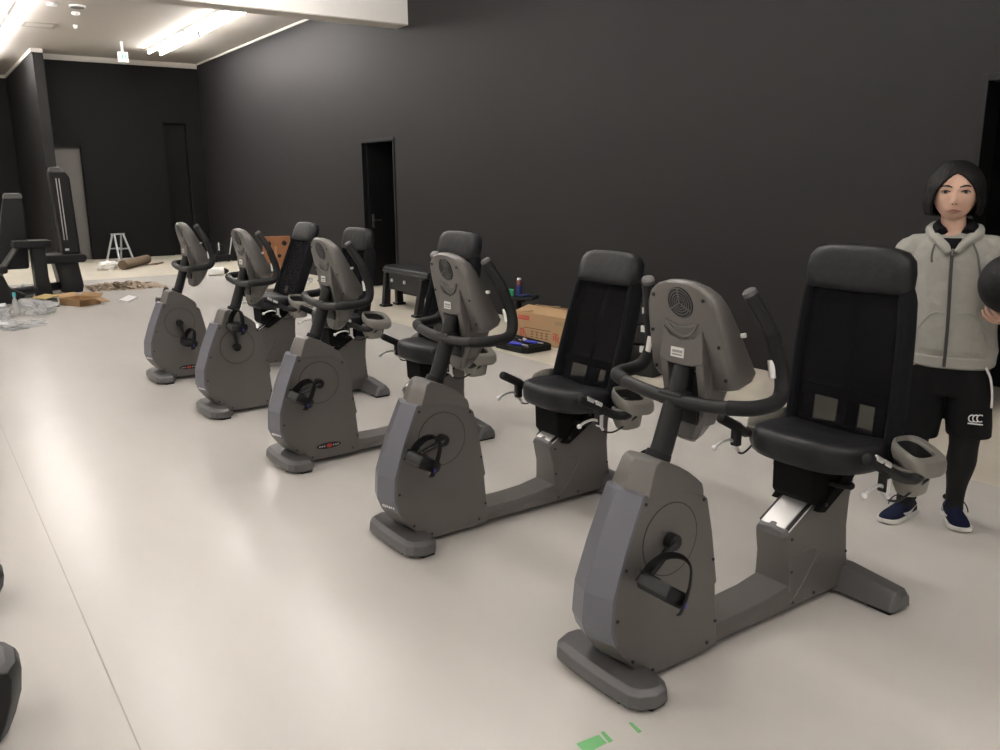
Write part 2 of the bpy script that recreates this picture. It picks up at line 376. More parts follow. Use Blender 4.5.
    if decal:
        bm = nb(); loft(bm, [[(x, -.0925, z) for x, z, _ in ell(.245, .095, 0, .072, .017, 28)], [(x, -.0955, z) for x, z, _ in ell(.245, .095, 0, .072, .017, 28)]]); dc = obj('oval_badge', bm, SCRW, hs)
        bm = nb(); loft(bm, [[(x, -.0950, z) for x, z, _ in ell(.247, .094, 0, .016, .011, 16)], [(x, -.0965, z) for x, z, _ in ell(.247, .094, 0, .016, .011, 16)]]); obj('badge_centre', bm, REDI, hs)
        bm = nb()
        for k in (-4, -3, -2, 2, 3, 4): box(bm, (.245+k*.0135-.004, -.0962, .091), (.245+k*.0135+.004, -.0952, .098))
        obj('badge_mark', bm, mat('pale_print', (.5, .5, .5), .5), hs)
    # --- base rail
    bm = nb()
    def br(x, z0, z1, w_): return [(x, -w_, z0), (x, -w_-.003, (z0+z1)/2), (x, -w_*.86, z1), (x, w_*.86, z1), (x, w_+.003, (z0+z1)/2), (x, w_, z0)]
    loft(bm, [br(.40, .03, .088, .082), br(.60, .03, .088, .08), (br(.72, .03, .094, .08)), br(.80, .03, .108, .08), br(.85, .03, .116, .08)])
    obj('base_rail', bm, PAINT, t, bevel=.005)
    # --- seat post housing
    bm = nb()
    po = [(.800, .300), (.806, .262), (.822, .20), (.826, .12), (.816, .03), (1.16, .03), (1.172, .07), (1.160, .16), (1.156, .26), (1.163, .36), (1.182, .45), (1.205, .515), (1.165, .512), (1.10, .475)]
    def ps(s): return [(x, s*lerp(.083, .066, min(1, z/.3)), z) for x, z in po]
    loft(bm, [ps(-1), ps(1)]); ph = obj('seat_post_housing', bm, PAINT, t, bevel=.008)
    bm = nb(); loft(bm, [[(.792, -.058, .290), (.792, .058, .290), (.796, .052, .312), (.796, 0, .319), (.796, -.052, .312)], [(.822, -.066, .304), (.822, .066, .304), (.822, .058, .326), (.822, 0, .334), (.822, -.058, .326)]]); obj('end_cap', bm, FOOTP, ph, bevel=.004)
    sl = math.atan2(.212, .365); M = Matrix.Translation((.815, 0, .312)) @ Matrix.Rotation(-sl, 4, 'Y')
    bm = nb(); box(bm, (0, -.05, 0), (.40, .05, .014), M); box(bm, (0, -.062, -.012), (.40, .062, .001), M); rl = obj('slide_rail', bm, ALU, ph, bevel=.003)
    for s in (-1, 1):
        bm = nb(); box(bm, (.006, s*.056-.005, .002), (.40, s*.056+.005, .011), M); obj('rail_edge', bm, PLA, ph, bevel=.001)
    for s in (-1, 1):
        bm = nb(); yy = lambda z: s*(lerp(.083, .066, min(1, z/.3))+.0005)
        arc = spline([(x, yy(z), z) for x, z in ((.835, .05), (.90, .105), (.955, .165), (.975, .205), (.955, .222), (.90, .222), (.845, .212))], 5)
        tube(bm, arc, [.006*(1-abs(i/(len(arc)-1)-.35)*.9) for i in range(len(arc))], 8, flat=(1, .6)); obj('embossed_swoosh', bm, PAINT, ph)
    screw(ph, 'screw', [(.83, -.0675, .285), (.83, -.075, .165), (.84, -.082, .05), (.96, -.082, .052), (1.13, -.082, .05), (1.15, -.074, .16), (1.0, -.0665, .36), (1.15, -.067, .44)], (0, -1, 0))
    # --- mast
    bm = nb(); tube(bm, [(.222, 0, .655), (.25, 0, .715), (.30, 0, .86), (.331, 0, .95)], [.036, .034, .033, .033], 20); ms = obj('mast', bm, PLA, t)
    bm = nb(); tube(bm, [(.216, 0, .655), (.238, 0, .70)], [.043, .039], 20); obj('mast_collar', bm, RUB, ms, bevel=.003)
    # --- console
    xf = lambda z: .287+(1.18-z)*.28
    xb = lambda z: min(.345+(1.18-z)*.50, .470-(.93-z)*1.35)
    half = [(0, 1.218), (.045, 1.215), (.085, 1.203), (.118, 1.180), (.136, 1.145), (.146, 1.095), (.153, 1.04), (.160, .98), (.164, .94), (.160, .915), (.145, .896), (.11, .886), (.05, .88), (0, .88)]
    full = half+[(-y, z) for y, z in half[-2:0:-1]]
    def ringc(f, k, off): return [(f(1.03+(z-1.03)*k)+off, y*k, 1.03+(z-1.03)*k) for y, z in full]
    bm = nb(); loft(bm, [ringc(xf, .90, 0), ringc(xf, .955, .003), ringc(xf, .99, .014), ringc(xf, 1, .026), ringc(xb, 1.0, -.012), ringc(xb, .975, 0), ringc(xb, .9, 0)])
    cn = obj('console', bm, PAINT, t, ang=50)
    bm = nb(); loft(bm, [ringc(xb, .89, -.004), ringc(xb, .87, .004)]); obj('display_panel', bm, SCREEN, cn, bevel=.002)
    # neck below the console
    bm = nb()
    def nk(z, x0, x1, y0, k=.55): return [(x0, -y0*.8, z), (x0+.012, -y0, z), (x1, -y0*k, z), (x1+.012, -y0*k*.5, z), (x1+.012, y0*k*.5, z), (x1, y0*k, z), (x0+.012, y0, z), (x0, y0*.8, z)]
    loft(bm, [nk(.715, .352, .375, .030), nk(.73, .335, .395, .048), nk(.77, .335, .43, .066), nk(.83, .35, .465, .082), nk(.90, .34, .49, .092), nk(.95, .34, .46, .092)])
    obj('console_neck', bm, PAINT, cn, bevel=.006)
    # raised centre plate carrying the label, black block painting the shade in the slot round the mast
    pl = [(-.080, 1.075), (-.05, 1.048), (0, 1.036), (.05, 1.048), (.080, 1.075), (.090, .972), (.05, .962), (0, .958), (-.05, .962), (-.090, .972)]
    pxf = lambda z: xf(z)-.002-.036*max(0, (1.075-z)/.115)
    bm = nb(); loft(bm, [[(xf(z)+.014, y, z) for y, z in pl], [(pxf(z), y*.97, z) for y, z in pl]]); obj('centre_plate', bm, PAINT, cn, bevel=.004)
    for s in (-1, 1):
        bm = nb(); loft(bm, [[(pxf(.975)+.002, s*.056, .975), (pxf(.975)+.002, s*.088, .975), (.40, s*.088, .975), (.40, s*.056, .975)], [(.335, s*.056, .86), (.335, s*.086, .86), (.42, s*.086, .86), (.42, s*.056, .86)], [(.352, s*.045, .77), (.352, s*.062, .77), (.41, s*.062, .77), (.41, s*.045, .77)]]); obj('neck_cheek', bm, PAINT, cn, bevel=.005)
    bm = nb(); prism(bm, [(xf(.97)-.004, .966), (.40, .966), (.40, .78), (.332, .78), (.336, .88)], -.056, .056); obj('slot_shade_block', bm, SCRW, cn)  # slot shade put in as a black block
    zc = 1.150; ax = V((-1, 0, -.28)).normalized(); c = V((xf(zc)-.001, -.006, zc)); up_ = V((-.28, 0, 1)).normalized()
    bm = nb(); disc(bm, c-ax*.004, ax, .049, .0055, 32); fr = obj('fan_recess', bm, SCRW, cn)
    bm = nb()
    for r in (.012, .020, .028, .037, .046): tube(bm, [c+ax*.0025+V((0, math.cos(a)*r, 0))+up_*(math.sin(a)*r) for a in [2*PI*k/28 for k in range(28)]], .0015, 6, closed=True)
    for a in (90, 210, 330):
        d = V((0, math.cos(math.radians(a)), 0))+up_*math.sin(math.radians(a)); tube(bm, [c+ax*.0025, c+ax*.0025+d*.046], .0024, 6)
    obj('fan_grille', bm, FOOTP, cn)
    bm = nb()
    up_arc = spline([(-.058, 1.100), (-.03, 1.088), (0, 1.083), (.03, 1.088), (.058, 1.100)], 5) if False else [(-.064+.128*k/12, 1.076+.018*(abs(k-6)/6)**2) for k in range(13)]
    lo_arc = [(-.064+.128*k/12, 1.047+.047*(abs(k-6)/6)**2) for k in range(13)]
    loop = [V((xf(z)-.003, y, z)) for y, z in up_arc]+[V((xf(z)-.003, y, z)) for y, z in lo_arc[::-1][1:-1]]
    tube(bm, loop, .003, 8, closed=True); obj('recess_rim', bm, ARMG, cn)
    bm = nb(); loft(bm, [[p+V((.004, 0, 0)) for p in loop], [p+V((.0015, 0, 0)) for p in loop]]); obj('finger_recess', bm, FOOTP, cn)
    Ms = Matrix.Translation((pxf(.997)-.0012, 0.012, .997)) @ Matrix.Rotation(math.atan(.033), 4, 'Y')
    bm = nb(); box(bm, (-.0012, -.026, -.015), (.001, .026, .015), Ms); stk = obj('label_sticker', bm, WHT, cn)
    bm = nb()
    for k in range(7): box(bm, (-.0018, -.021+k*.006, -.001), (-.0008, -.0168+k*.006, .007), Ms)
    box(bm, (-.0018, -.021, -.009), (-.0008, .02, -.005), Ms)
    obj('label_print', bm, GREYI, cn)
    screw(cn, 'screw', [(xf(z)-.001, y, z) for y, z in ((.098, 1.165), (-.098, 1.165), (.128, 1.05), (-.132, 1.03), (-.14, .93), (.14, .93))], ax)
    bm = nb(); tube(bm, [(.40, -.150, 1.06), (.405, -.163, 1.063)], .007, 8); obj('side_button', bm, WHT, cn)
    # --- handlebar
    hp = [(.285, 0, .858), (.285, .12, .864), (.289, .21, .874), (.305, .268, .882), (.345, .286, .885), (.39, .286, .888), (.426, .279, .90), (.446, .268, .935), (.446, .256, .985), (.42, .24, 1.08), (.368, .202, 1.187)]
    path = spline(mirror_y(hp)[::-1]+hp[1:], 5)
    bm = nb(); tube(bm, path, .0208, 14); hb = obj('handlebar', bm, PLA, t)
    N = len(path); q = N//2
    for s in (-1, 1):
        seg = spline(hp[2:10], 5); seg = seg if s > 0 else mirror_y(seg)
        bm = nb(); tube(bm, seg, .0225, 14); obj('foam_grip', bm, RUB, hb, bevel=.002)
        e = V(hp[-1]); e.y *= s; d = (V(hp[-1])-V(hp[-2])); d.y *= s; d.normalize()
        bm = nb(); tube(bm, [e-d*.004, e+d*.012, e+d*.018], [.0205, .0205, .013], 14); obj('end_cap', bm, FOOTP, hb)
        bm = nb(); a = V((.424, s*.250, .948)); b_ = V((.424, s*.240, 1.0)); tube(bm, [a, b_], .012, 10, flat=(.5, 1)); obj('pulse_sensor', bm, CHR, hb, bevel=.002)
    bm = nb(); box(bm, (.268, -.05, .838), (.325, .05, .884)); obj('clamp', bm, PLA, hb, bevel=.01)
    # --- seat group
    sx, sz = seat_xy
    S = lambda p: V((p[0]+sx, p[1], p[2]+sz))
    bm = nb(); prism(bm, [(.80+sx, .355+sz), (.82+sx, .330+sz), (.86+sx, .330+sz), (1.0+sx, .408+sz), (1.07+sx, .45+sz), (1.07+sx, .515+sz), (.815+sx, .515+sz), (.795+sx, .47+sz)], -.085, .085)
    cr = obj('seat_carriage', bm, SHR, t, bevel=.008)
    for s in (-1, 1):
        bm = nb(); prism(bm, [(.82+sx, .312+sz), (.86+sx, .302+sz), (1.0+sx, .385+sz), (1.06+sx, .44+sz), (1.0+sx, .46+sz)], s*.075, s*.100); obj('slide_bracket', bm, SHR, cr, bevel=.003)
        bm = nb(); tube(bm, [S((.90, s*.085, .40)), S((.90, s*.125, .402)), S((.915, s*.15, .405))], [.012, .011, .014], 10); sphere(bm, S((.915, s*.152, .405)), (.017, .014, .014)); obj('adjustment_lever', bm, RUB, cr)
        screw(cr, 'bolt', [S((.86, s*.100, .332)), S((.985, s*.100, .425))], (0, s, 0), .007)
    bm = nb(); prism(bm, [(.81+sx, .478+sz), (1.1+sx, .478+sz), (1.1+sx, .50+sz), (.80+sx, .50+sz)], -.14, .14); obj('seat_pan', bm, PLA, cr, bevel=.006)
    bm = nb(); rings = []
    def sp_(k, z, dish=0.):
        r = []
        for i in range(40):
            a = 2*PI*i/40; c, s_ = math.cos(a), math.sin(a)
            x = .190*math.copysign(abs(c)**.78, c); y = .222*math.copysign(abs(s_)**.70, s_)
            if c < 0: x *= 1.06
            r.append(S((.949+x*k, y*k, z+.018*(-x/.19)*.5+dish*(1-abs(y)/.21))))
        return r
    rings = [sp_(.90, .462), sp_(.965, .468), sp_(1, .49), sp_(1, .535), sp_(.97, .555), sp_(.88, .564), sp_(.6, .560), sp_(.25, .556)]
    loft(bm, rings); obj('seat', bm, VIN, t, ang=60)
    # --- backrest: local frame at its base, leaning back by tilt
    bk = bpy.data.objects.new('backrest', None)
    bm = nb()
    def rail(s):
        p = spline([(.03, s*.202, -.05), (.03, s*.202, .15), (.03, s*.198, .35), (.03, s*.188, .50), (.028, s*.180, .56), (.022, s*.168, .61)], 4)
        tube(bm, p, [.036]*14+[.034, .032, .029, .026, .022, .018, .014][:len(p)-14], 12, flat=(.72, 1.25), up=(0, 1, 0))
    rail(-1); rail(1)
    box(bm, (.012, -.19, -.05), (.045, .19, .045)); box(bm, (.022, -.18, .145), (.045, .18, .185))
    bo = obj('backrest', bm, FAB, t, bevel=.006, loc=(back[0], 0, back[1]), rot=(0, math.radians(tilt), 0))
    bm = nb(); rings = []
    hs_ = [(-.186, .545), (-.198, .56), (-.200, .62), (-.192, .662), (-.165, .690), (-.12, .702), (0, .706), (.12, .702), (.165, .690), (.192, .662), (.200, .62), (.198, .56), (.186, .545), (0, .540)]
    for x, k in ((.052, .93), (.046, .985), (.02, 1.), (-.004, .985), (-.018, .93), (-.023, .7), (-.024, .3)): rings.append([(x, y*k, .625+(z-.625)*k) for y, z in hs_])
    loft(bm, rings); obj('headrest', bm, VIN, bo, ang=70)
    bm = nb(); prism(bm, [(-.18, .03), (.18, .03), (.178, .3), (.165, .56), (-.165, .56), (-.178, .3)], .004, .0055, 'yz'); obj('mesh_panel', bm, MESH1, bo)
    bm = nb(); prism(bm, [(-.165, .165), (.165, .165), (.158, .56), (-.158, .56)], .036, .0375, 'yz'); obj('rear_mesh', bm, MESH2, bo)
    bm = nb(); box(bm, (.024, -.012, -.02), (.03, .012, .56)); obj('support_strap', bm, FAB, bo)
    for s in (-1, 1):
        bm = nb(); box(bm, (.024, s*.145-.022, .03), (.03, s*.145+.022, .17)); obj('corner_gusset', bm, FAB, bo)
    bm = nb(); R_ = Matrix.Rotation(math.radians(-tilt), 4, 'Y')
    tube(bm, [R_ @ V((.98+sx-back[0], 0, .47+sz-back[1])), V((.055, 0, .02)), V((.058, 0, .18))], .034, 10, flat=(.7, 1.3), up=(1, 0, 0)); obj('back_post', bm, PLA, bo, bevel=.004)
    # --- armrests with bottle holders and hand grips
    for s in (-1, 1):
        bm = nb()
        tz = lambda a, b, z: z-.10*(a-1.06)-.48*(abs(b)-.275)
        def rg(k, z, dx=0.): return [tuple(S((a+dx, b, tz(a, b, z)))) for a, b, _ in ell(1.066, s*.300, 0, .101*k, .070*k, 30, 3.0)]
        def inner(k, z): return [tuple(S((a, b, tz(a, b, z)))) for a, b, _ in ell(1.050, s*.288, 0, .073*k, .048*k, 30, 3.0)]
        loft(bm, [rg(.80, .508, -.008), rg(.93, .510, -.003), rg(1, .522), rg(1, .545), rg(.95, .560), rg(.88, .564), inner(1.06, .562), inner(1, .554), inner(.985, .512), rg(.80, .508, -.008)], cap=False)
        bmesh.ops.remove_doubles(bm, verts=bm.verts[:], dist=1e-5)
        ar = obj('armrest', bm, ARMG, t, ang=45)
        bm = nb(); loft(bm, [inner(.80, .425), inner(.975, .50), inner(.975, .548), inner(.955, .548), inner(.95, .50), inner(.78, .435)]); obj('bottle_well', bm, SCRW, ar)
        bm = nb()
        def cup(k, z, dx=0): return [tuple(S((a+dx, b, z))) for a, b, _ in ell(1.03, s*.300, 0, .078*k, .052*k, 24, 3.)]
        loft(bm, [cup(.62, .398, .01), cup(.72, .404, .008), cup(.86, .44), cup(.93, .50)]); obj('bottle_cup', bm, ARMG, ar, bevel=.003)
        # arm linking seat frame and armrest
        bm = nb(); tube(bm, spline([S((1.02, s*.10, .47)), S((1.08, s*.18, .468)), S((1.09, s*.25, .478)), S((1.075, s*.285, .49))], 4), .02, 10, flat=(1.2, .8)); obj('arm_bracket', bm, ARMG, ar)
        # elbow and grip
        bm = nb(); tube(bm, spline([S((1.005, s*.338, .478)), S((.975, s*.336, .474)), S((.94, s*.325, .478)), S((.90, s*.312, .497)), S((.86, s*.303, .521))], 4), [.022]*5+[.019]*12, 12); obj('grip_elbow', bm, PLA, ar)
        g0, g1 = S((.875, s*.305, .513)), S((.752, s*.298, .577)); dr = (g1-g0).normalized()
        bm = nb(); tube(bm, [g0, g0+dr*.01, g1-dr*.012, g1-dr*.003, g1], [.017, .0205, .0205, .017, .01], 14); obj('handgrip', bm, RUB, ar)
        for k in (.30, .66):
            a, b_ = g0.lerp(g1, k-.14), g0.lerp(g1, k+.14); off = V((.004, s*.013, .0125))
            bm = nb(); tube(bm, [a+off, b_+off], .0115, 10, flat=(1, .8)); obj('pulse_plate', bm, CHR, ar, bevel=.001)
        # brake lever: clamp, pivot, blade, cable
        bm = nb(); c0 = g0.lerp(g1, .12); box(bm, c0-V((.016, .016, .075)), c0+V((.014, .016, .0))); obj('lever_clamp', bm, PLA, ar, bevel=.004)
        bm = nb(); p0 = c0+V((-.01, s*.004, -.058))
        tube(bm, spline([p0+V((.02, 0, -.01)), p0, p0+V((-.03, 0, .012)), p0+V((-.075, 0, .008)), p0+V((-.105, 0, -.004))], 4), [.010]*4+[.0065]*13, 8, flat=(1, .7)); sphere(bm, p0+V((-.108, 0, -.006)), .011)
        box(bm, p0+V((-.002, -.013, -.025)), p0+V((.02, .013, .03))); obj('brake_lever', bm, CHR, ar, bevel=.002)
        bm = nb(); tube(bm, spline([p0+V((.015, 0, -.025)), p0+V((.035, 0, -.052)), p0+V((.08, s*.01, -.062)), p0+V((.14, s*.02, -.04)), p0+V((.19, s*.045, .0))], 5), .0042, 8); obj('lever_cable', bm, PLA, ar)
        bm = nb(); tube(bm, [p0+V((.014, 0, -.022)), p0+V((.03, 0, -.045))], .007, 8); obj('cable_ferrule', bm, CHR, ar)
    return t

BIKES = [
 ('nearest grey recumbent bike, its front foot by the green floor tape', (1.55, 1.735, 0), 0, (.104, .060), (1.141, .572), 4, 214, 34, False, False),
 ('second nearest grey recumbent bike, cardboard box behind its seat', (1.522, 3.017, 0), 0, (.030, .004), (1.026, .502), 16, 196, 26, False, True),
 ('middle grey recumbent bike of the row of five, oval badge low on its side', (1.513, 4.290, 0), .6, (.045, .012), (1.004, .539), 15, 198, 30, True, True),
 ('fourth grey recumbent bike from the front, near pedal standing straight up', (1.492, 5.597, 0), .8, (.07, .04), (1.042, .50), 10, 97, 0, False, True),
 ('farthest grey recumbent bike, near pedal hanging straight down', (1.452, 6.862, 0), .8, (.06, .035), (1.075, .533), 22.5, 283, 10, True, True),
]
for lb, lc, rz, sxy, bkp, tl, cd, ptl, dc, mk in BIKES:
    build_bike(lb, lc, math.radians(rz), sxy, bkp, tl, cd, ptl, dc, mk)

# ------------------------------------------------------------------ things around the row of bikes
CARD = mat('cardboard', (.42, .27, .14), .85, var=.06, vscale=6)
CARDI = mat('cardboard_inside', (.36, .23, .12), .9)
CLEAR = sheer('clear_plastic_film', (.75, .76, .78), .42)
CLEAR.node_tree.nodes['Principled BSDF'].inputs['Roughness'].default_value = .18; CLEAR.node_tree.nodes['Principled BSDF'].inputs['Specular IOR Level'].default_value = .6
# green tape scraps on the floor
GT = mat('green_tape', (.20, .55, .22), .6)
for nm, q in (('largest piece of green tape stuck on the floor', [(1.32, 1.554), (1.396, 1.547), (1.391, 1.508), (1.315, 1.506)]),
              ('thin strip of green tape along the largest tape piece', [(1.407, 1.552), (1.418, 1.55), (1.411, 1.505), (1.396, 1.505)]),
              ('thin strip of green tape beside the front foot of a bike', [(1.501, 1.538), (1.51, 1.534), (1.504, 1.489), (1.491, 1.49)])):
    bm = nb(); prism(bm, q, 0, .0012, 'xy'); tag(obj('green_tape', bm, GT, smooth=False), nm, 'tape', 'green tape scraps on the floor')

# black weight bench by the wall
t = thing('weight_bench', 'black padded exercise bench standing by the dark doorway', 'bench', (4.93, 8.93, 0))
bm = nb(); pl = [(-.16, -.62), (.20, -.62), (.22, .58), (.05, .66), (-.05, .62), (-.17, .45)]
loft(bm, [[(x*.94, y*.98, .43) for x, y in pl], [(x, y, .445) for x, y in pl], [(x, y, .485) for x, y in pl], [(x*.93, y*.975, .505) for x, y in pl]]); obj('pad', bm, VIN, t, bevel=.006)
bm = nb(); tube(bm, [(x*1.01, y*1.005, .455) for x, y in pl], .008, 8, closed=True); obj('piping', bm, PLA, t)
for x, y, dx in ((-.24, -.53, .07), (.14, -.55, 0), (.10, .56, -.02), (-.12, .5, .03)):
    bm = nb(); prism(bm, [(x-.045, .02), (x+.045, .02), (x+.04+dx, .42), (x-.03+dx, .42)], y-.035, y+.035); box(bm, (x-.065, y-.055, 0), (x+.065, y+.055, .03)); obj('leg', bm, PLA, t, bevel=.004)
bm = nb(); box(bm, (-.1, -.45, .22), (.12, .45, .43)); box(bm, (-.03, -.58, .30), (.05, .58, .38)); obj('mechanism', bm, PLA, t, bevel=.012)
for y in (-.36, .02, .34):
    bm = nb(); disc(bm, (-.1, y, .34), (-1, 0, 0), .022, .02, 12); obj('bolt', bm, CHR, t, bevel=.003)

# tool stand with tape roll and spray can
t = thing('tool_stand', 'small black stand left of the cardboard box, holding a tape roll', 'stand', (5.03, 6.94, 0))
bm = nb(); prism(bm, [(-.20, -.10), (.0, -.26), (.20, -.10), (.06, .14), (-.05, .14)], .345, .375, 'xy'); obj('stand_top', bm, PLA, t, bevel=.008)
bm = nb(); tube(bm, [(.02, .02, .02), (.02, .02, .35)], [.05, .04], 14); box(bm, (-.03, -.03, .30), (.08, .08, .345)); obj('post', bm, PLA, t, bevel=.004)
bm = nb(); disc(bm, (.02, .02, 0), (0, 0, 1), .11, .02, 28); obj('foot_plate', bm, PLA, t, bevel=.005)
bm = nb(); c = V((4.93, 6.96, .4085))
loft(bm, [[c+V((x, y, z)) for x, y, z in ell(0, 0, zz, r, r, 28)] for zz, r in ((-.033, .032), (-.033, .058), (.033, .058), (.033, .032), (-.033, .032))], cap=False)
bmesh.ops.remove_doubles(bm, verts=bm.verts[:], dist=1e-5); tag(obj('tape_roll', bm, mat('green_tape_roll', (.06, .50, .25), .5)), 'roll of bright green tape on the small black stand', 'tape')
bm = nb(); c = V((5.04, 6.92, .376)); loft(bm, [[c+V(p) for p in ell(0, 0, z, r, r, 18)] for z, r in ((0, .026), (.055, .027), (.10, .027))]); sp = tag(obj('spray_can', bm, mat('blue_can', (.03, .05, .22), .35)), 'slim blue and dark red spray can on the black stand', 'spray can')
bm = nb(); loft(bm, [[c+V(p) for p in ell(0, 0, z, r, r, 18)] for z, r in ((.10, .0272), (.15, .0272), (.158, .022))]); obj('upper_label', bm, mat('can_red', (.16, .04, .04), .4), sp)
bm = nb(); disc(bm, c+V((0, 0, .158)), (0, 0, 1), .023, .02, 16, r2=.019); obj('cap', bm, WHT, sp, bevel=.003)
bm = nb(); box(bm, (5.0, 6.80, .375), (5.1, 6.86, .395)); tag(obj('tool_pouch', bm, mat('navy_cloth', (.02, .03, .12), .7), bevel=.006), 'small navy pouch lying before the spray can', 'pouch')

# cardboard box with open flaps
t = thing('cardboard_box', 'brown cardboard box with red printing against the wall', 'box', (4.79, 6.20, 0), math.radians(6.5))
L, D, H = .40, .44, .285
bm = nb(); T = .006
for lo, hi in (((0, -L, 0), (D, L, T)), ((0, -L, 0), (T, L, H)), ((D-T, -L, 0), (D, L, H)), ((0, -L, 0), (D, -L+T, H)), ((0, L-T, 0), (D, L, H))): box(bm, lo, hi)
obj('box_body', bm, CARD, t)
def flap(a, b, out, name='flap'):
    bm = nb(); a, b, out = V(a), V(b), V(out); n = (b-a).cross(out).normalized()*.005
    q = [a, b, b+out*.98, a+out*.98]; loft(bm, [q, [p+n for p in q]]); obj(name, bm, CARD, t)
flap((0, -L, H), (0, L, H), (.19, 0, .045)); flap((D, -L, H), (D, L, H), (-.16, 0, .03)); flap((0, -L, H), (D, -L, H), (0, .12, .06)); flap((0, L, H), (D, L, H), (0, -.2, .02))
RP = mat('box_red_ink', (.48, .07, .05), .8); BP = mat('box_brown_ink', (.12, .06, .035), .8)
def strokes(name, m, segs, wd=.009):
    bm = nb()
    for y0, z0, y1, z1 in segs:
        a, b = V((-.0008, y0, z0)), V((-.0008, y1, z1)); d = (b-a).normalized(); n = V((0, -d.z, d.y))*wd/2
        q = [a+n, b+n, b-n, a-n]; loft(bm, [q, [p+V((.0014, 0, 0)) for p in q]])
    obj(name, bm, m, t)
bm = nb(); box(bm, (-.0008, .19, .212), (.0008, .345, .255)); obj('red_label', bm, RP, t)
strokes('label_lettering', CARD, [(.33-k*.024, .228, .33-k*.024, .246) for k in range(6)]+[(.33, .246, .30, .246), (.27, .237, .25, .237), (.23, .228, .205, .228)], .006)
strokes('red_symbol', RP, [(.32, .125, .265, .125), (.315, .125, .315, .055), (.293, .125, .293, .05), (.27, .125, .27, .06), (.27, .12, .225, .05)], .011)
strokes('red_symbol', RP, [(-.13, .125, -.20, .12), (-.14, .10, -.14, .06), (-.14, .10, -.21, .10), (-.17, .13, -.17, .05), (-.20, .10, -.20, .06), (-.15, .08, -.20, .078), (-.18, .06, -.225, .045)], .011)
strokes('brown_lettering', BP, [s for k in range(4) for s in ((.17-k*.065, .112, .125-k*.065, .112), (.148-k*.065, .118, .148-k*.065, .058), (.17-k*.065, .06, .125-k*.065, .06), (.165-k*.065, .088, .13-k*.065, .088))]+[(.27, .142, -.10, .142)], .006)
strokes('grey_stamp', mat('box_grey_ink', (.25, .2, .13), .9), [(-.17-k*.03, .24, -.17-k*.03, .205) for k in range(5)]+[(-.16, .24, -.30, .24), (-.16, .222, -.30, .222)], .007)

# open black tool case with tools
t = thing('tool_case', 'open black tool case on the floor before the cardboard box', 'tool case', (0, 0, 0))
q = [(4.36, 6.36), (4.385, 5.99), (4.43, 5.94), (4.70, 5.96), (4.725, 6.0), (4.735, 6.55), (4.70, 6.60), (4.40, 6.42)]
cx, cy = 4.56, 6.24
qs = lambda k, z: [(cx+(x-cx)*k, cy+(y-cy)*k, z) for x, y in q]
bm = nb(); loft(bm, [qs(.97, 0), qs(1, .01), qs(1, .055), qs(.95, .06), qs(.93, .028)]); obj('case_tray', bm, RUB, t, bevel=.003)
bm = nb()
for a, b in (((4.42, 6.2), (4.70, 6.24)), ((4.56, 5.98), (4.57, 6.5)), ((4.44, 6.06), (4.68, 6.08))): tube(bm, [(*a, .036), (*b, .036)], .009, 8)
obj('case_ribs', bm, PLA, t)
BL = mat('blue_tool_handle', (.05, .06, .55), .35)
def tool(name, label, a, b, r, m, shaft=None):
    a, b = V(a), V(b)
    bm = nb(); d = b-a; tube(bm, [a, a+d*.06, a+d*.3, a+d*.5, a+d*.8, b], [r*.8, r, r*.85, r, r*.9, r*.6], 10); o = tag(obj(name, bm, m), label, 'tool', 'tools lying in the open case')
    if shaft:
        bm = nb(); tube(bm, [b, b+V(shaft)], r*.35, 8); obj('shaft', bm, CHR, o)
tool('screwdriver', 'thick bright blue tool handle at the near end of the case', (4.40, 6.31, .064), (4.445, 6.06, .066), .021, BL, (.015, -.06, 0))
tool('screwdriver', 'blue screwdriver handle at the middle of the tool case', (4.60, 6.22, .056), (4.64, 6.08, .058), .016, BL, (.02, -.05, 0))
tool('wrench', 'short chrome wrench lying across the tool case', (4.50, 6.18, .05), (4.47, 6.0, .052), .009, CHR)
tool('socket', 'small chrome socket in the back corner of the tool case', (4.67, 6.34, .05), (4.66, 6.29, .05), .016, CHR)
tool('pliers', 'black handled pliers lying at the back of the case', (4.66, 6.5, .05), (4.62, 6.35, .052), .016, RUB, (-.01, -.05, 0))
bm = nb(); prism(bm, [(4.255, 6.44), (4.30, 6.36), (4.35, 6.40), (4.31, 6.49)], 0, .012, 'xy'); tag(obj('white_card', bm, WHT, bevel=.002), 'small white card on the floor left of the tool case', 'card')

# black tool chest with latches, green bottle beside it
t = thing('tool_chest', 'tall black tool chest with silver latches by the wall', 'tool chest', (4.745, 4.82, 0), math.radians(12))
for k, (z0, z1) in enumerate(((0, .24), (.25, .40), (.41, .54))):
    bm = nb(); box(bm, (-.16+.01*k, -.2+.01*k, z0), (.17-.01*k, .17-.01*k, z1)); c = obj('case_tier', bm, PLA, t, bevel=.015)
    for y in (-.10, .08):
        bm = nb(); box(bm, (-.178+.01*k, y-.022, z1-.045), (-.156+.01*k, y+.022, z1+.006)); obj('latch', bm, CHR, c, bevel=.003)
bm = nb(); tube(bm, spline([(-.10, -.15, .54), (-.10, -.10, .58), (-.10, .06, .58), (-.10, .11, .54)], 4), .012, 8); obj('carry_handle', bm, PLA, t)
bm = nb(); c = V((4.535, 4.80, 0)); loft(bm, [[c+V(p) for p in ell(0, 0, z, r, r, 18)] for z, r in ((0, .033), (.01, .036), (.14, .028), (.20, .018), (.225, .015))]); gb = tag(obj('green_bottle', bm, mat('lime_plastic', (.30, .42, .03), .35)), 'slim lime green bottle standing before the black tool chest', 'bottle')
bm = nb(); disc(bm, c+V((0, 0, .225)), (0, 0, 1), .016, .03, 14); obj('cap', bm, mat('lime_cap', (.42, .5, .12), .4), gb)

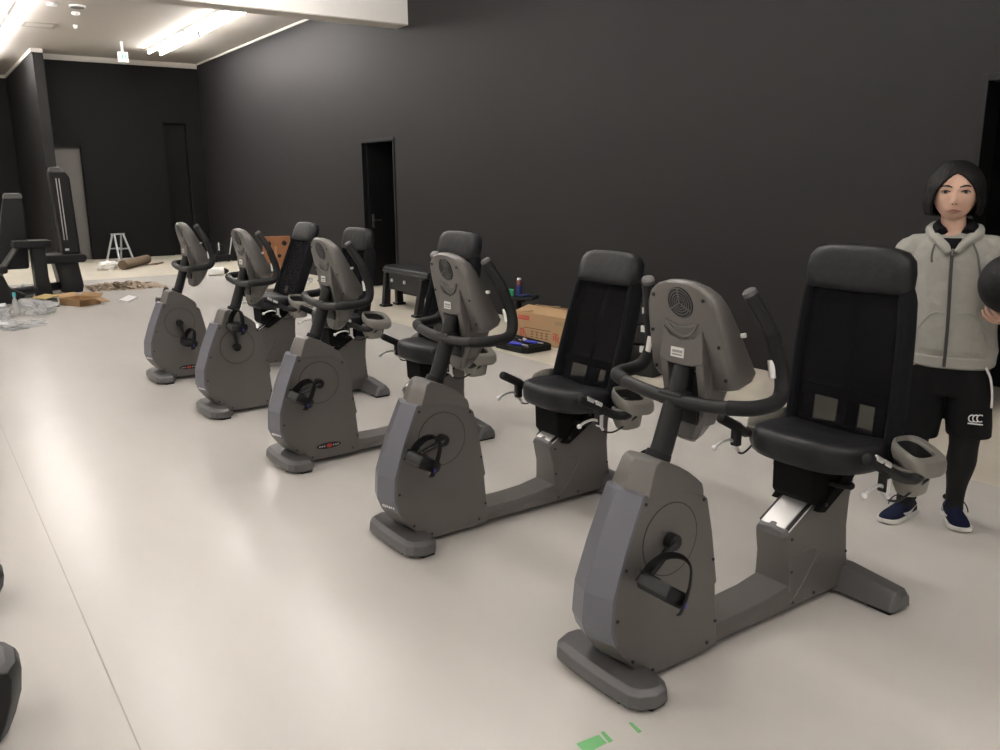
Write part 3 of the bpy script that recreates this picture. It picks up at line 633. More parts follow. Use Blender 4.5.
# board with black knobs leaning near the wall
t = thing('wooden_board', 'orange brown wooden board with two black knobs, behind the bikes', 'board', (4.92, 13.55, 0), math.radians(-8))
WOOD = mat('plywood', (.42, .19, .09), .6, var=.12, vscale=5)
Mt = Matrix.Rotation(math.radians(8), 4, 'X')
bm = nb(); box(bm, (-.20, -.015, 0), (.24, .015, .68), Mt); obj('board_panel', bm, WOOD, t, bevel=.004)
bm = nb(); box(bm, (-.015, -.03, .0), (.02, -.016, .52), Mt); obj('batten', bm, mat('pale_wood', (.55, .30, .16), .6), t, bevel=.003)
for x in (-.11, .14):
    bm = nb(); disc(bm, Mt @ V((x, -.016, .57)), Mt.to_3x3() @ V((0, -1, 0)), .042, .05, 16, r2=.034); obj('knob', bm, PLA, t, bevel=.006)
bm = nb(); disc(bm, Mt @ V((.06, -.016, .36)), Mt.to_3x3() @ V((0, -1, 0)), .03, .004, 16); obj('dark_hole', bm, SCRW, t)

# black floor device and pole by the far corner
t = thing('floor_cleaner', 'low black machine with upright pole in the far corner', 'cleaner', (5.09, 17.1, 0))
bm = nb(); box(bm, (-.16, -.12, .02), (.17, .12, .14)); obj('body', bm, PLA, t, bevel=.015)
for x in (-.12, .13):
    for y in (-.1, .1):
        bm = nb(); disc(bm, (x, y-.012, .025), (0, 1, 0), .025, .024, 12); obj('wheel', bm, RUB, t)
bm = nb(); box(bm, (-.05, -.03, .14), (.08, .05, .34)); obj('tank', bm, PLA, t, bevel=.01)
bm = nb(); box(bm, (-.035, -.034, .22), (-.012, -.029, .38)); obj('white_tag', bm, WHT, t)
bm = nb(); tube(bm, [(.15, -.05, .05), (.21, -.04, .30), (.25, -.04, .52)], .014, 8); obj('pole', bm, ALU, t)
bm = nb(); prism(bm, [(5.33, .0), (5.50, .0), (5.47, .45), (5.42, .5)], 17.1, 17.3, 'xz'); tag(obj('black_panel', bm, PLA, bevel=.01), 'black wedge shaped panel standing right of the pole in the corner', 'panel')
t = thing('plastic_roll', 'short white roll with black end cap on the far floor', 'roll', (4.22, 14.47, 0), math.radians(-10))
bm = nb(); tube(bm, [(-.14, 0, .07), (.12, 0, .07)], .07, 20); obj('roll_body', bm, WHT, t, bevel=.008)
bm = nb(); tube(bm, [(.12, 0, .07), (.15, 0, .07), (.20, 0, .07)], [.055, .05, .02], 16); obj('end_cap', bm, PLA, t)

# crumpled film: noisy lumps
def lump(name, label, cat, c, r, m, seed, amp=.35, group=None, kind=None, n=3):
    rnd = random.Random(seed); bm = nb(); bmesh.ops.create_icosphere(bm, subdivisions=n, radius=1)
    dirs = [(V((rnd.gauss(0, 1), rnd.gauss(0, 1), rnd.gauss(0, 1))).normalized(), rnd.uniform(-1, 1), rnd.uniform(2, 7)*(1+(_ > 9)*2)) for _ in range(16)]
    for v in bm.verts:
        k = 1+amp*sum(a*math.sin(f*v.co.dot(d)+a*9) for d, a, f in dirs)/4
        v.co = v.co*k; v.co = V((v.co.x*r[0], v.co.y*r[1], max(v.co.z*r[2]+r[2]*.8, 0)))+V(c)
    return tag(obj(name, bm, m, ang=12), label, cat, group, kind)
WRAG = mat('white_plastic_bag', (.75, .74, .71), .45)
lump('plastic_bag', 'crumpled white bag standing between two rear bike seats', 'bag', (4.06, 11.15, 0), (.08, .07, .17), WRAG, 3, .3)
lump('crumpled_film', 'crumpled clear wrapping left of the pair by the wall, behind the bikes', 'wrapping', (5.02, 12.5, 0), (.10, .09, .05), CLEAR, 4)
lump('crumpled_film', 'crumpled clear wrapping right of the pair by the wall, behind the bikes', 'wrapping', (5.2, 12.2, 0), (.11, .08, .05), CLEAR, 5)

# aluminium step ladder
t = thing('step_ladder', 'small aluminium step ladder before the dark back wall', 'ladder', (3.52, 18.62, 0), math.radians(28))
ALM = mat('matt_aluminium', (.62, .64, .66), .4, .6)
for s in (-1, 1):
    bm = nb(); tube(bm, [(s*.17, -.19, 0), (s*.105, -.03, .53)], .016, 8, flat=(1, 1.5)); obj('front_leg', bm, ALM, t)
    bm = nb(); tube(bm, [(s*.17, .19, 0), (s*.105, .03, .53)], .016, 8, flat=(1, 1.5)); obj('rear_leg', bm, ALM, t)
bm = nb(); box(bm, (-.125, -.06, .525), (.125, .06, .55)); obj('top_step', bm, ALM, t, bevel=.004)
for s in (-1, 1):
    bm = nb(); box(bm, (-.145, s*.115-.035, .235), (.145, s*.115+.035, .258)); obj('tread', bm, ALM, t, bevel=.003)

lump('plastic_bag', 'white crumpled bag on the floor before the step ladder', 'bag', (2.93, 16.72, 0), (.19, .12, .10), WRAG, 8, .3)
t = thing('rolled_carpet', 'brown roll of carpet lying right of the white bag', 'carpet roll', (3.48, 17.05, 0), math.radians(58))
CP = mat('brown_carpet', (.20, .15, .10), .95, bump=.4, bscale=80)
bm = nb(); loft(bm, [[(x, y, z+.09) for y, z, _ in ell(0, 0, 0, .085, .085, 20)] for x in (-.62, .62)]); obj('roll_body', bm, CP, t)
bm = nb(); sp = [V((-.623, math.cos(a)*(.01+a*.0042), .09+math.sin(a)*(.01+a*.0042))) for a in [k*.35 for k in range(48)]]; tube(bm, sp, .004, 6); obj('spiral_edge', bm, mat('dark_brown', (.07, .05, .035), .95), t)
bm = nb(); box(bm, (.3, -.28, 0), (.75, -.09, .006)); box(bm, (.35, -.3, .004), (.66, -.25, .03)); tag(obj('carpet_scrap', bm, CP, loc=(3.48, 17.05, 0), rot=(0, 0, math.radians(58)), bevel=.002), 'flat brown scrap beside the far end of the carpet roll', 'carpet scrap')

# packing litter, cartons, paper
rnd = random.Random(5); bm = nb(); nx, ny = 46, 20; grid = []
for j in range(ny+1):
    row = []
    for i in range(nx+1):
        u, v = i/nx, j/ny; e = min(u, 1-u)*3.2; e2 = min(v, 1-v)*2.6; k = min(1, e*1.2)*min(1, e2*1.4)
        x = 2.10+u*1.05+.05*rnd.uniform(-1, 1); y = 13.35+v*.95+.10*rnd.uniform(-1, 1)-.15*u
        z = .003+k*max(0, .03+.04*rnd.uniform(-1, 1))*(1 if u < .7 else .4)
        row.append(bm.verts.new((x, y, z)))
    grid.append(row)
for j in range(ny):
    for i in range(nx): bm.faces.new((grid[j][i], grid[j][i+1], grid[j+1][i+1], grid[j+1][i]))
tag(obj('litter', bm, mat('packing_litter', (.30, .235, .17), .9, var=.5, vscale=14), ang=20), 'strewn brown packing paper scraps behind the flattened carton', 'litter', kind='stuff')
t = thing('flattened_carton', 'low open brown carton lying on the floor, flaps spread', 'carton', (1.74, 12.05, 0), math.radians(30)); t.scale = (.78, .78, .9)
bm = nb(); box(bm, (-.20, -.24, 0), (.20, .24, .006)); box(bm, (-.20, -.24, 0), (-.195, .24, .09)); box(bm, (.195, -.24, 0), (.20, .24, .09)); box(bm, (-.2, -.24, 0), (.2, -.235, .09)); box(bm, (-.2, .235, 0), (.2, .24, .09)); obj('carton_body', bm, CARD, t)
def cflap(a, b, out):
    bm = nb(); a, b, out = V(a), V(b), V(out); n = V((0, 0, .006)); q = [a, b, b+out, a+out]; loft(bm, [q, [p+n for p in q]]); obj('flap', bm, CARD, t)
cflap((-.20, -.24, .09), (.03, -.24, .09), (-.05, -.20, .02)); cflap((.05, -.24, .09), (.20, -.24, .09), (.08, -.14, -.06)); cflap((.20, -.24, .09), (.20, .24, .09), (.07, 0, .05)); cflap((-.2, .24, .09), (.2, .24, .09), (0, .12, .05))
bm = nb(); prism(bm, [(2.21, 12.06), (2.27, 11.80), (2.48, 12.22), (2.42, 12.5)], 0, .02, 'xy'); tag(obj('foam_sheet', bm, WHT, bevel=.003), 'flat white foam sheet right of the flattened carton', 'foam sheet')
# clear plastic bags, bottle, small yellow box on the left
for k, (c, r, lb) in enumerate((((.64, 11.2, 0), (.26, .40, .10), 'heap of clear plastic film at the left edge of the photo'),
                               ((1.18, 11.45, 0), (.17, .26, .09), 'heap of clear plastic film left of the small yellow box'),
                               ((.84, 10.45, 0), (.22, .2, .04), 'flat scrap of clear plastic film nearest the bikes'))):
    lump('plastic_film', lb, 'plastic film', c, r, CLEAR, 20+k, .55, 'clear plastic film heaps', n=4)
t = thing('plastic_bottle', 'clear plastic bottle with cyan cap among the film heaps', 'bottle', (.955, 11.45, 0))
bm = nb(); loft(bm, [[V(p) for p in ell(0, 0, z, r, r, 18)] for z, r in ((0, .03), (.01, .036), (.15, .036), (.19, .022), (.21, .014), (.225, .014))]); obj('bottle_body', bm, CLEAR, t)
bm = nb(); disc(bm, (0, 0, .225), (0, 0, 1), .02, .05, 14); obj('cap', bm, mat('cyan_cap', (.05, .38, .45), .4), t, bevel=.003)
t = thing('yellow_box', 'small yellow and grey open box by the machine feet', 'box', (1.36, 12.05, 0), math.radians(25)); t.scale = (.8, .7, .9)
bm = nb(); prism(bm, [(-.08, 0), (.09, 0), (.06, .13), (-.1, .10)], -.2, .2, 'xz'); obj('box_body', bm, mat('grey_card', (.10, .10, .10), .8), t, bevel=.004)
bm = nb(); prism(bm, [(-.15, .13), (.07, .16), (.07, .172), (-.15, .142)], -.24, .16, 'xz'); obj('lid', bm, mat('yellow_card', (.52, .40, .17), .7), t, bevel=.002)

# black strength machine at the left
t = thing('strength_machine', 'black weight machine with tall column and seat at the left', 'weight machine', (1.45, 13.1, 0))
Lc = lambda x, y, z: (x-1.45, y-13.1, z)
bm = nb(); loft(bm, [[Lc(x, y, z) for x, y in ((a, 13.45), (b, 13.45), (b, 13.85), (a, 13.85))] for z, a, b in ((0, 1.74, 2.0), (.10, 1.72, 2.02), (.44, 1.67, 1.98))]); obj('pedestal', bm, PLA, t, bevel=.02)
bm = nb(); box(bm, Lc(1.75, 13.442, .12), Lc(1.88, 13.452, .36)); obj('pedestal_window', bm, mat('dark_glass', (.03, .03, .03), .15), t)
bm = nb(); prism(bm, [(x-1.45, z) for x, z in ((1.46, .43), (2.06, .43), (2.09, .47), (2.09, .53), (2.05, .55), (1.46, .55))], .28, .82, 'xz'); obj('platform', bm, PLA, t, bevel=.02)
bm = nb(); prism(bm, [(x-1.45, z) for x, z in ((1.80, .54), (2.03, .54), (2.0, 1.62), (1.95, 1.70), (1.86, 1.74), (1.76, 1.73), (1.74, 1.66))], .36, .62, 'xz'); tw = obj('weight_column', bm, PLA, t, bevel=.03)
bm = nb(); prism(bm, [(x-1.45, z) for x, z in ((1.745, 1.68), (1.94, 1.68), (1.88, 1.76), (1.77, 1.75))], .35, .63, 'xz'); obj('column_cap', bm, FOOTP, tw, bevel=.015)
bm = nb(); prism(bm, [(x-1.45, z) for x, z in ((1.815, .72), (1.895, .72), (1.885, 1.62), (1.80, 1.62))], .352, .362, 'xz'); obj('column_slot', bm, SCRW, tw)
for x in (1.835, 1.872):
    bm = nb(); tube(bm, [Lc(x, 13.452, .75), Lc(x-.015, 13.452, 1.6)], .007, 8); obj('guide_rod', bm, CHR, tw)
bm = nb(); box(bm, Lc(1.83, 13.44, .60), Lc(1.88, 13.452, .63)); obj('maker_plate', bm, WHT, tw)
bm = nb(); tube(bm, [Lc(1.05, 12.9, .12), Lc(1.2, 13.1, .10), Lc(1.75, 13.6, .10)], .06, 10); obj('base_beam', bm, PLA, t)
bm = nb(); prism(bm, [(x-1.45, z) for x, z in ((1.30, 0), (1.50, 0), (1.46, .35), (1.46, .73), (1.30, .73))], -.68, -.40, 'xz'); obj('near_post', bm, PLA, t, bevel=.02)
bm = nb(); prism(bm, [(x-1.45, z) for x, z in ((1.10, .725), (1.53, .725), (1.54, .80), (1.52, .815), (1.11, .815))], -.72, -.36, 'xz'); obj('arm_pad', bm, RUB, t, bevel=.015)
bm = nb(); tube(bm, [Lc(1.16, 12.6, .74), Lc(.98, 12.6, .50), Lc(.92, 12.6, .38)], .035, 10); obj('lever_arm', bm, FOOTP, t)
bm = nb(); loft(bm, [[Lc(x, y, z) for x, y in ((a, 12.9), (b, 12.9), (b, 13.03), (a, 13.03))] for z, a, b in ((.42, .93, 1.30), (.8, .98, 1.32), (1.25, 1.08, 1.33), (1.36, 1.11, 1.31))]); bp = obj('back_pad', bm, VIN, t, bevel=.03)
bm = nb(); loft(bm, [[Lc(x, y, z) for x, y in ((a, 12.89), (b, 12.89), (b, 13.04), (a, 13.04))] for z, a, b in ((1.34, 1.10, 1.325), (1.39, 1.11, 1.32), (1.41, 1.13, 1.29))]); obj('pad_top', bm, mat('grey_vinyl', (.16, .155, .15), .5), bp, bevel=.015)
bm = nb(); box(bm, Lc(.55, 12.55, .40), Lc(1.02, 13.0, .50)); obj('seat', bm, VIN, t, bevel=.03)
bm = nb(); prism(bm, [(x-1.45, z) for x, z in ((.70, 0), (1.12, 0), (1.20, .10), (1.02, .20), (.95, .42), (.72, .42))], -.45, .0, 'xz'); obj('seat_base', bm, PLA, t, bevel=.02)
lump('white_cloth', 'white cloth lying under the black weight machine', 'cloth', (1.22, 13.3, 0), (.14, .14, .10), WRAG, 31, .4)

# black moulded machine ends at the left edge
def machine_end(label, x, y, h, w_, d):
    t = thing('machine_end', label, 'machine end', (x, y, 0), 0, 'black moulded machine ends at the left edge')
    bm = nb(); prof = [(-.5, 0, .0), (-.045, 0, .0)]
    def r(z, k): return [(-.5, -d, z), (-.10*1+k-.02, -d, z), (k-.03, -d*.8, z), (k, -d*.35, z), (k+.002, d*.4, z), (k-.02, d*.85, z), (k-.08, d, z), (-.5, d, z)]
    loft(bm, [r(.0, -.055), r(h*.25, -.03), r(h*.55, -.008), r(h*.85, 0), r(h*.96, -.008), r(h, -.03)]); o = obj('end_cover', bm, PLA, t, bevel=.008)
    bm = nb(); loft(bm, [r(h, -.034), r(h+.004, -.04)]); obj('top_facet', bm, mat('top_facet_grey', (.03, .03, .032), .4), t)  # top facet in a lighter tone than the cover
machine_end('black moulded machine end at the left edge, nearest and lowest one', .105, 2.56, .215, .3, .12)
machine_end('black moulded machine end at the left edge, upper smaller one', .13, 3.42, .135, .3, .12)

# ------------------------------------------------------------------ the person behind the nearest bike
SKIN = mat('skin', (.62, .395, .30), .5, bump=.03, bscale=200)
HAIRM = mat('black_hair', (.0055, .005, .005), .5, spec=.25, bump=.3, bscale=60)
HOOD = mat('grey_jersey', (.36, .355, .325), .95, spec=.1, bump=.25, bscale=260, var=.05, vscale=30)
BLK = mat('black_cloth', (.007, .007, .008), .85, spec=.2)
LEGM = mat('black_leggings', (.008, .008, .009), .7, spec=.3)
NAVY = mat('navy_knit', (.007, .0095, .032), .8, spec=.2, bump=.2, bscale=400)
SOLE = mat('white_sole', (.62, .61, .58), .5)
WPRINT = mat('white_print', (.75, .75, .75), .6)
DKG = mat('charcoal_cord', (.05, .05, .048), .8)
P0 = thing('person', 'person in grey zip hoodie and black shorts standing behind the nearest bike', 'person', (3.54, 1.80, 0), math.radians(-63))

def remeshed(name, bm, m, voxel, parent, smooth_it=2, fac=.5):
    """union of the closed pieces in bm as one continuous skin"""
    me = bpy.data.meshes.new(name+'_src'); bm.to_mesh(me); bm.free()
    o = bpy.data.objects.new(name+'_src', me); COL.objects.link(o)
    r = o.modifiers.new('r', 'REMESH'); r.mode = 'VOXEL'; r.voxel_size = voxel; r.use_smooth_shade = True
    if smooth_it:
        s = o.modifiers.new('s', 'SMOOTH'); s.iterations = smooth_it; s.factor = fac
    dg = bpy.context.evaluated_depsgraph_get(); dg.update()
    nm = bpy.data.meshes.new_from_object(o.evaluated_get(dg)); nm.name = name
    bpy.data.objects.remove(o); bpy.data.meshes.remove(me)
    nm.materials.clear(); nm.materials.append(m)
    for p in nm.polygons: p.use_smooth = True
    q = bpy.data.objects.new(name, nm); COL.objects.link(q); q.parent = parent
    return q
def oval(cx, cy, z, rx, ry, n=32, p=2.2): return ell(cx, cy, z, rx, ry, n, p)
def hand(bm, wrist, d, nrm, side, size=1., curl=(20, 30, 25), spread=6, thumb_curl=20):
    wrist, d, nrm = V(wrist), V(d).normalized(), V(nrm); nrm = (nrm-d*nrm.dot(d)).normalized(); wd = d.cross(nrm)*side
    tube(bm, [wrist-d*.03, wrist, wrist+d*.03*size, wrist+d*.065*size, wrist+d*.085*size, wrist+d*.092*size], [.021, .022, .034*size, .040*size, .038*size, .028*size], 14, flat=(.42, 1.0), up=nrm)
    for i, (off, ln, r) in enumerate(((-.030, .066, .0078), (-.010, .074, .0085), (.010, .070, .0082), (.029, .056, .0072))):
        a = math.radians(off*spread*30); dd = (d*math.cos(a)+wd*math.sin(a)).normalized(); p = wrist+d*.080*size+wd*off*size
        pts = [p]; ang = 0; axis = dd.cross(nrm)
        for seg, c in zip((.45, .31, .24), curl):
            ang += math.radians(c); v = dd*math.cos(ang)+nrm*math.sin(ang); p = p+v*ln*seg*size; pts.append(p)
        tube(bm, spline(pts, 3), [r*size*(1.05-.3*k/9) for k in range(10)], 10)
        sphere(bm, pts[-1], r*.76*size, u=10, v=8)
    p = wrist+d*.025*size-wd*.026*size; dd = (d*.62-wd*.75+nrm*.25).normalized(); p1 = p+dd*.034*size; d2 = (d*.85-wd*.3+nrm*(.2+thumb_curl/60)).normalized(); p2 = p1+d2*.028*size; p3 = p2+d2*.02*size+nrm*.006
    tube(bm, spline([p, p1, p2, p3], 3), [.0125*size-.0004*k for k in range(10)], 10); sphere(bm, p3, .008*size, u=10, v=8)

BX, BY = .0, .07
HX, HZ, HY = -.030, 1.447, .03     # middle of the head
# ---- body: one continuous skin (head, neck, trunk, arms with hands, legs)
bm = nb()
# trunk
loft(bm, [oval(BX+.01, BY, .70, .135, .095), oval(BX+.01, BY, .80, .140, .095), oval(BX, BY, .95, .120, .085), oval(BX, BY, 1.10, .130, .09), oval(BX-.01, BY, 1.20, .135, .085), oval(BX-.015, BY, 1.26, .09, .065), oval(BX-.02, BY-.01, 1.285, .052, .052)])
loft(bm, [oval(HX+.012, BY-.005, 1.24, .055, .055), oval(HX+.006, BY-.015, 1.29, .047, .047), oval(HX, BY-.02, 1.36, .047, .048)])
# legs
LEGP = []; LEGR = [.082, .082, .080, .078, .075, .071, .066, .061, .056, .053, .051, .051, .052, .053, .052, .049, .045, .040, .036, .033, .032, .031, .031, .031, .032]
for s, hx, kx, ax, ky, ay in ((-1, -.075, -.088, -.098, .03, .09), (1, .085, .105, .098, .05, .15)):
    LEGP.append(spline([(hx, BY, .76), ((hx+kx)/2, BY-.01, .58), (kx, ky, .43), (kx, ky+.02, .33), ((kx+ax)/2, (ky+ay)/2+.012, .23), (ax, ay, .12), (ax, ay-.005, .05)], 4))
    tube(bm, LEGP[-1], LEGR, 18)
# arms
for pts in (((-.165, .075, 1.205), (-.215, .09, 1.10), (-.238, .10, .985), (-.238, .06, .87), (-.235, .02, .775)), ((.145, .075, 1.205), (.215, .10, 1.10), (.268, .11, .985), (.280, .02, .955), (.238, -.105, .952))):
    pth = spline(pts, 4); n = len(pth); tube(bm, pth, [.046-.022*k/(n-1) for k in range(n)], 14)
hand(bm, (-.235, .015, .765), (.02, -.12, -1), (1, .1, 0), -1, .95, (14, 22, 18))
hand(bm, (.232, -.118, .953), (-.70, -.62, .12), (-.25, .35, .9), -1, 1.0, (22, 30, 26), 7, 10)
# head
hb = bmesh.new(); bmesh.ops.create_icosphere(hb, subdivisions=5, radius=1)
for v in hb.verts:
    x, y, z = v.co; X = x*.084; Y = y*.094; Z = z*.120
    if z < 0:
        k = -z; X *= 1-.27*k**2.4; Y = Y*(1-.10*k) if y < 0 else Y*(1-.42*k**1.3)
    if y < 0:                                           # flatten the face a little
        Y *= 1-.07*(1-abs(x))*max(0, 1-abs(z))
    f = max(0, -y)
    g = lambda cx, cz, sx, sz: math.exp(-((X-cx)/sx)**2-((Z-cz)/sz)**2)*(f > .2)
    Y -= .017*g(0, -.038, .0105, .017)+.008*g(0, -.012, .008, .026)+.006*g(.013, -.043, .007, .008)+.006*g(-.013, -.043, .007, .008)
    Y += .007*(g(.033, 0.0, .019, .012)+g(-.033, .0, .019, .012))
    Y -= .004*(g(.034, .021, .022, .008)+g(-.034, .021, .022, .008))
    Y -= .005*g(0, -.072, .022, .009)-.004*g(0, -.088, .02, .006)+.005*g(0, -.104, .022, .012)
    Y -= .004*(g(.044, -.04, .022, .02)+g(-.044, -.04, .022, .02))
    v.co = (X+HX, Y+HY, Z+HZ)
for e in (-1, 1):
    sphere(hb, (HX+e*.084, HY+.012, HZ-.012), (.011, .018, .029))
tmp = bpy.data.meshes.new('tmp'); hb.to_mesh(tmp); hb.free(); bm.from_mesh(tmp); bpy.data.meshes.remove(tmp)
body = remeshed('body', bm, SKIN, .0032, P0, 2, .4)

# ---- face
def fy(dx, dz):                                        # front of the face at an offset from the head's middle
    best = 9
    x, z = dx/.084, dz/.120; r = max(0, 1-x*x-z*z); y = -math.sqrt(r)
    Y = y*.094*(1-.10*max(0, -z))*(1-.07*(1-abs(x))*max(0, 1-abs(z)))
    return HY+Y
EYW = mat('eye_white', (.36, .33, .30), .3); IRIS = mat('dark_iris', (.012, .008, .006), .15); LIP = mat('lip', (.36, .15, .12), .5); BROW = mat('brow_hair', (.02, .014, .012), .8)
for s in (-1, 1):
    ex = s*.037
    bm = nb(); sphere(bm, (HX+ex, fy(ex, 0)+.0075, HZ-.001), (.0150, .010, .0048), Matrix.Rotation(s*.10, 4, 'Y')); eye = obj('eye', bm, EYW, P0)
    bm = nb(); sphere(bm, (HX+ex, fy(ex, 0)+.0015, HZ-.0005), (.0066, .0052, .0052)); obj('iris', bm, IRIS, eye)
    bm = nb(); tube(bm, spline([(HX+ex-.017, fy(ex-.017, .001)+.004, HZ-.001+(.002 if s > 0 else -.001)), (HX+ex-.007, fy(ex-.007, .005)+.001, HZ+.0055), (HX+ex+.007, fy(ex+.007, .005)+.001, HZ+.0055), (HX+ex+.017, fy(ex+.017, .001)+.004, HZ-.001+(.002 if s < 0 else -.001))], 4), .0019, 8); obj('upper_lid', bm, BROW, eye)
    bm = nb(); tube(bm, spline([(HX+s*.014, fy(s*.014, .02)-.002, HZ+.019), (HX+s*.030, fy(s*.030, .024)-.002, HZ+.024), (HX+s*.046, fy(s*.046, .023)-.0005, HZ+.0235), (HX+s*.056, fy(s*.056, .018)+.001, HZ+.018)], 4), [.0028]*3+[.0040]*6+[.0032]*2+[.0016]*2, 8, flat=(1, .7)); obj('eyebrow', bm, BROW, P0)
    bm = nb(); sphere(bm, (HX+s*.0065, fy(0, -.046)-.0135, HZ-.0475), (.003, .003, .002)); obj('nostril', bm, mat('nostril_dark', (.06, .025, .02), .8), P0)
for nm, dz, rr in (('upper_lip', -.0695, (.0042)), ('lower_lip', -.0775, (.0052))):
    bm = nb(); tube(bm, spline([(HX-.029, fy(-.029, -.074)+.003, HZ-.0755), (HX-.010, fy(-.01, -.072)-.002, HZ+dz+.0005), (HX, fy(0, -.072)-.0035, HZ+dz-.0005), (HX+.010, fy(.01, -.072)-.002, HZ+dz+.0005), (HX+.029, fy(.029, -.074)+.003, HZ-.0755)], 4), [.0008]+[rr*(.35+.65*math.sin(PI*k/16)) for k in range(1, 16)]+[.0008], 8, flat=(.75, 1)); obj(nm, bm, LIP, P0)
bm = nb(); tube(bm, spline([(HX-.030, fy(-.030, -.075)+.002, HZ-.0762), (HX-.01, fy(-.01, -.073)-.0048, HZ-.0733), (HX+.01, fy(.01, -.073)-.0048, HZ-.0733), (HX+.030, fy(.030, -.075)+.002, HZ-.0762)], 4), .0011, 6); obj('mouth_line', bm, mat('mouth_dark', (.10, .03, .025), .7), P0)

# ---- hair: short bob with a parting, thick shell over the skull
bm = nb(); NC, NR = 220, 34; RZ = .126
def low_edge(phi):                                      # lower edge of the hair round the head, phi 0 = front
    d = math.degrees(phi-.05)
    a = abs(d); st = .004*math.sin(phi*37)+.003*math.sin(phi*71+1)
    if d > 0: fr = .074-.00060*a-.000026*a*a
    else: fr = .074-.00050*a-.000030*a*a
    side = -.088+.012*math.sin(phi*3)
    t = min(1, max(0, (a-44)/13)); t = t*t*(3-2*t)
    return (fr*(1-t)+side*t+st*(.2+t)) if a < 100 else -.092-.012*min(1, (a-100)/60)+st
rows = []
for r in range(1, NR+1):
    row = []
    for c in range(NC):
        phi = -PI+2*PI*c/NC; zb = low_edge(phi); u = r/NR
        th0 = math.acos(max(-1, min(1, zb/RZ))) if zb > 0 else PI/2
        if zb >= 0: th_ = th0*u; z = RZ*math.cos(th_); k = math.sin(th_)
        else:
            L1 = RZ*PI/2; tot = L1-zb; d = tot*u
            if d <= L1: th_ = d/L1*PI/2; z = RZ*math.cos(th_); k = math.sin(th_)
            else: z = -(d-L1); k = 1+.035*math.sin(min(1, -z/.06)*PI/2)-.13*max(0, (-z-.055)/.05)
        wv = 1+.010*math.sin(phi*38+z*30)*min(1, u*2)*min(1, 2.6-2.5*u)+.006*math.sin(phi*83)*min(1, u*2)*min(1, 2.6-2.5*u)
        row.append(bm.verts.new((HX-.003+.112*k*wv*math.sin(phi), HY+.012-.113*k*wv*math.cos(phi), HZ+.002+z)))
    rows.append(row)
top = bm.verts.new((HX-.003, HY+.012, HZ+.002+RZ))
for c in range(NC): bm.faces.new((top, rows[0][c], rows[0][(c+1) % NC]))
for a, b_ in zip(rows, rows[1:]):
    for c in range(NC): bm.faces.new((a[c], b_[c], b_[(c+1) % NC], a[(c+1) % NC]))
hair = obj('hair', bm, HAIRM, P0, ang=80)
so = hair.modifiers.new('Solid', 'SOLIDIFY'); so.thickness = .014; so.offset = -1
# ---- hoodie
bm = nb()
loft(bm, [oval(.018, BY, .728, .160, .112), oval(.018, BY, .742, .166, .118), oval(.018, BY, .775, .166, .118), oval(.016, BY-.004, .80, .172, .126), oval(.012, BY-.004, .90, .168, .124), oval(.004, BY, 1.0, .160, .116), oval(-.004, BY, 1.10, .166, .115), oval(-.01, BY, 1.18, .172, .108), oval(-.012, BY+.003, 1.225, .160, .095), oval(-.015, BY+.005, 1.262, .118, .078), oval(-.018, BY+.002, 1.285, .075, .066)])
slv = [((-.085, .072, 1.228), (-.150, .074, 1.215), (-.195, .078, 1.175), (-.218, .088, 1.10), (-.240, .10, .985), (-.243, .06, .87), (-.237, .022, .80)), ((.050, .072, 1.228), (.115, .074, 1.215), (.165, .082, 1.175), (.205, .095, 1.10), (.268, .112, .985), (.284, .02, .955), (.256, -.06, .953))]
for pts in slv:
    pth = spline(pts, 4); n = len(pth); tube(bm, pth, [.046+.014*min(1, k/6)-.014*max(0, (k-8)/(n-9))+.002*math.sin(k*2.1) for k in range(n)], 16)
# hood lying round the neck
ring_ = [(-.030, BY-.118, 1.205), (-.062, BY-.092, 1.245), (-.094, BY-.040, 1.275), (-.100, BY+.03, 1.295), (-.07, BY+.085, 1.300), (-.018, BY+.105, 1.298), (.034, BY+.085, 1.300), (.064, BY+.03, 1.295), (.058, BY-.040, 1.275), (.026, BY-.092, 1.245), (-.006, BY-.118, 1.205)]
pth = spline(ring_, 5); n = len(pth); tube(bm, pth, [.012+.016*math.sin(PI*k/(n-1))**.6 for k in range(n)], 12)
sphere(bm, (-.018, BY+.105, 1.22), (.10, .05, .085))
# carve folds
for v in bm.verts:
    pass
hoodie = remeshed('hoodie', bm, HOOD, .005, P0, 6, .5)
tx = bpy.data.textures.new('folds', 'CLOUDS'); tx.noise_scale = .11; tx.noise_depth = 2
dm = hoodie.modifiers.new('Folds', 'DISPLACE'); dm.texture = tx; dm.strength = .022; dm.mid_level = .5; dm.texture_coords = 'LOCAL'
# inner hood lining and black shirt at the open neck
bm = nb(); loft(bm, [oval(-.02, BY-.034, 1.20, .045, .072), oval(-.022, BY-.026, 1.248, .056, .066), oval(-.024, BY-.022, 1.262, .056, .060), oval(-.024, BY-.02, 1.258, .046, .052)]); obj('tshirt', bm, BLK, P0)
for s, a in ((-1, ((-.066, .01, 1.275), (-.078, .06, 1.300), (-.06, .12, 1.31))), (1, ((.030, .01, 1.275), (.042, .06, 1.300), (.024, .12, 1.31)))):
    bm = nb(); tube(bm, spline(a, 5), .030, 10, flat=(1, .9)); obj('hood_lining', bm, BLK, hoodie)
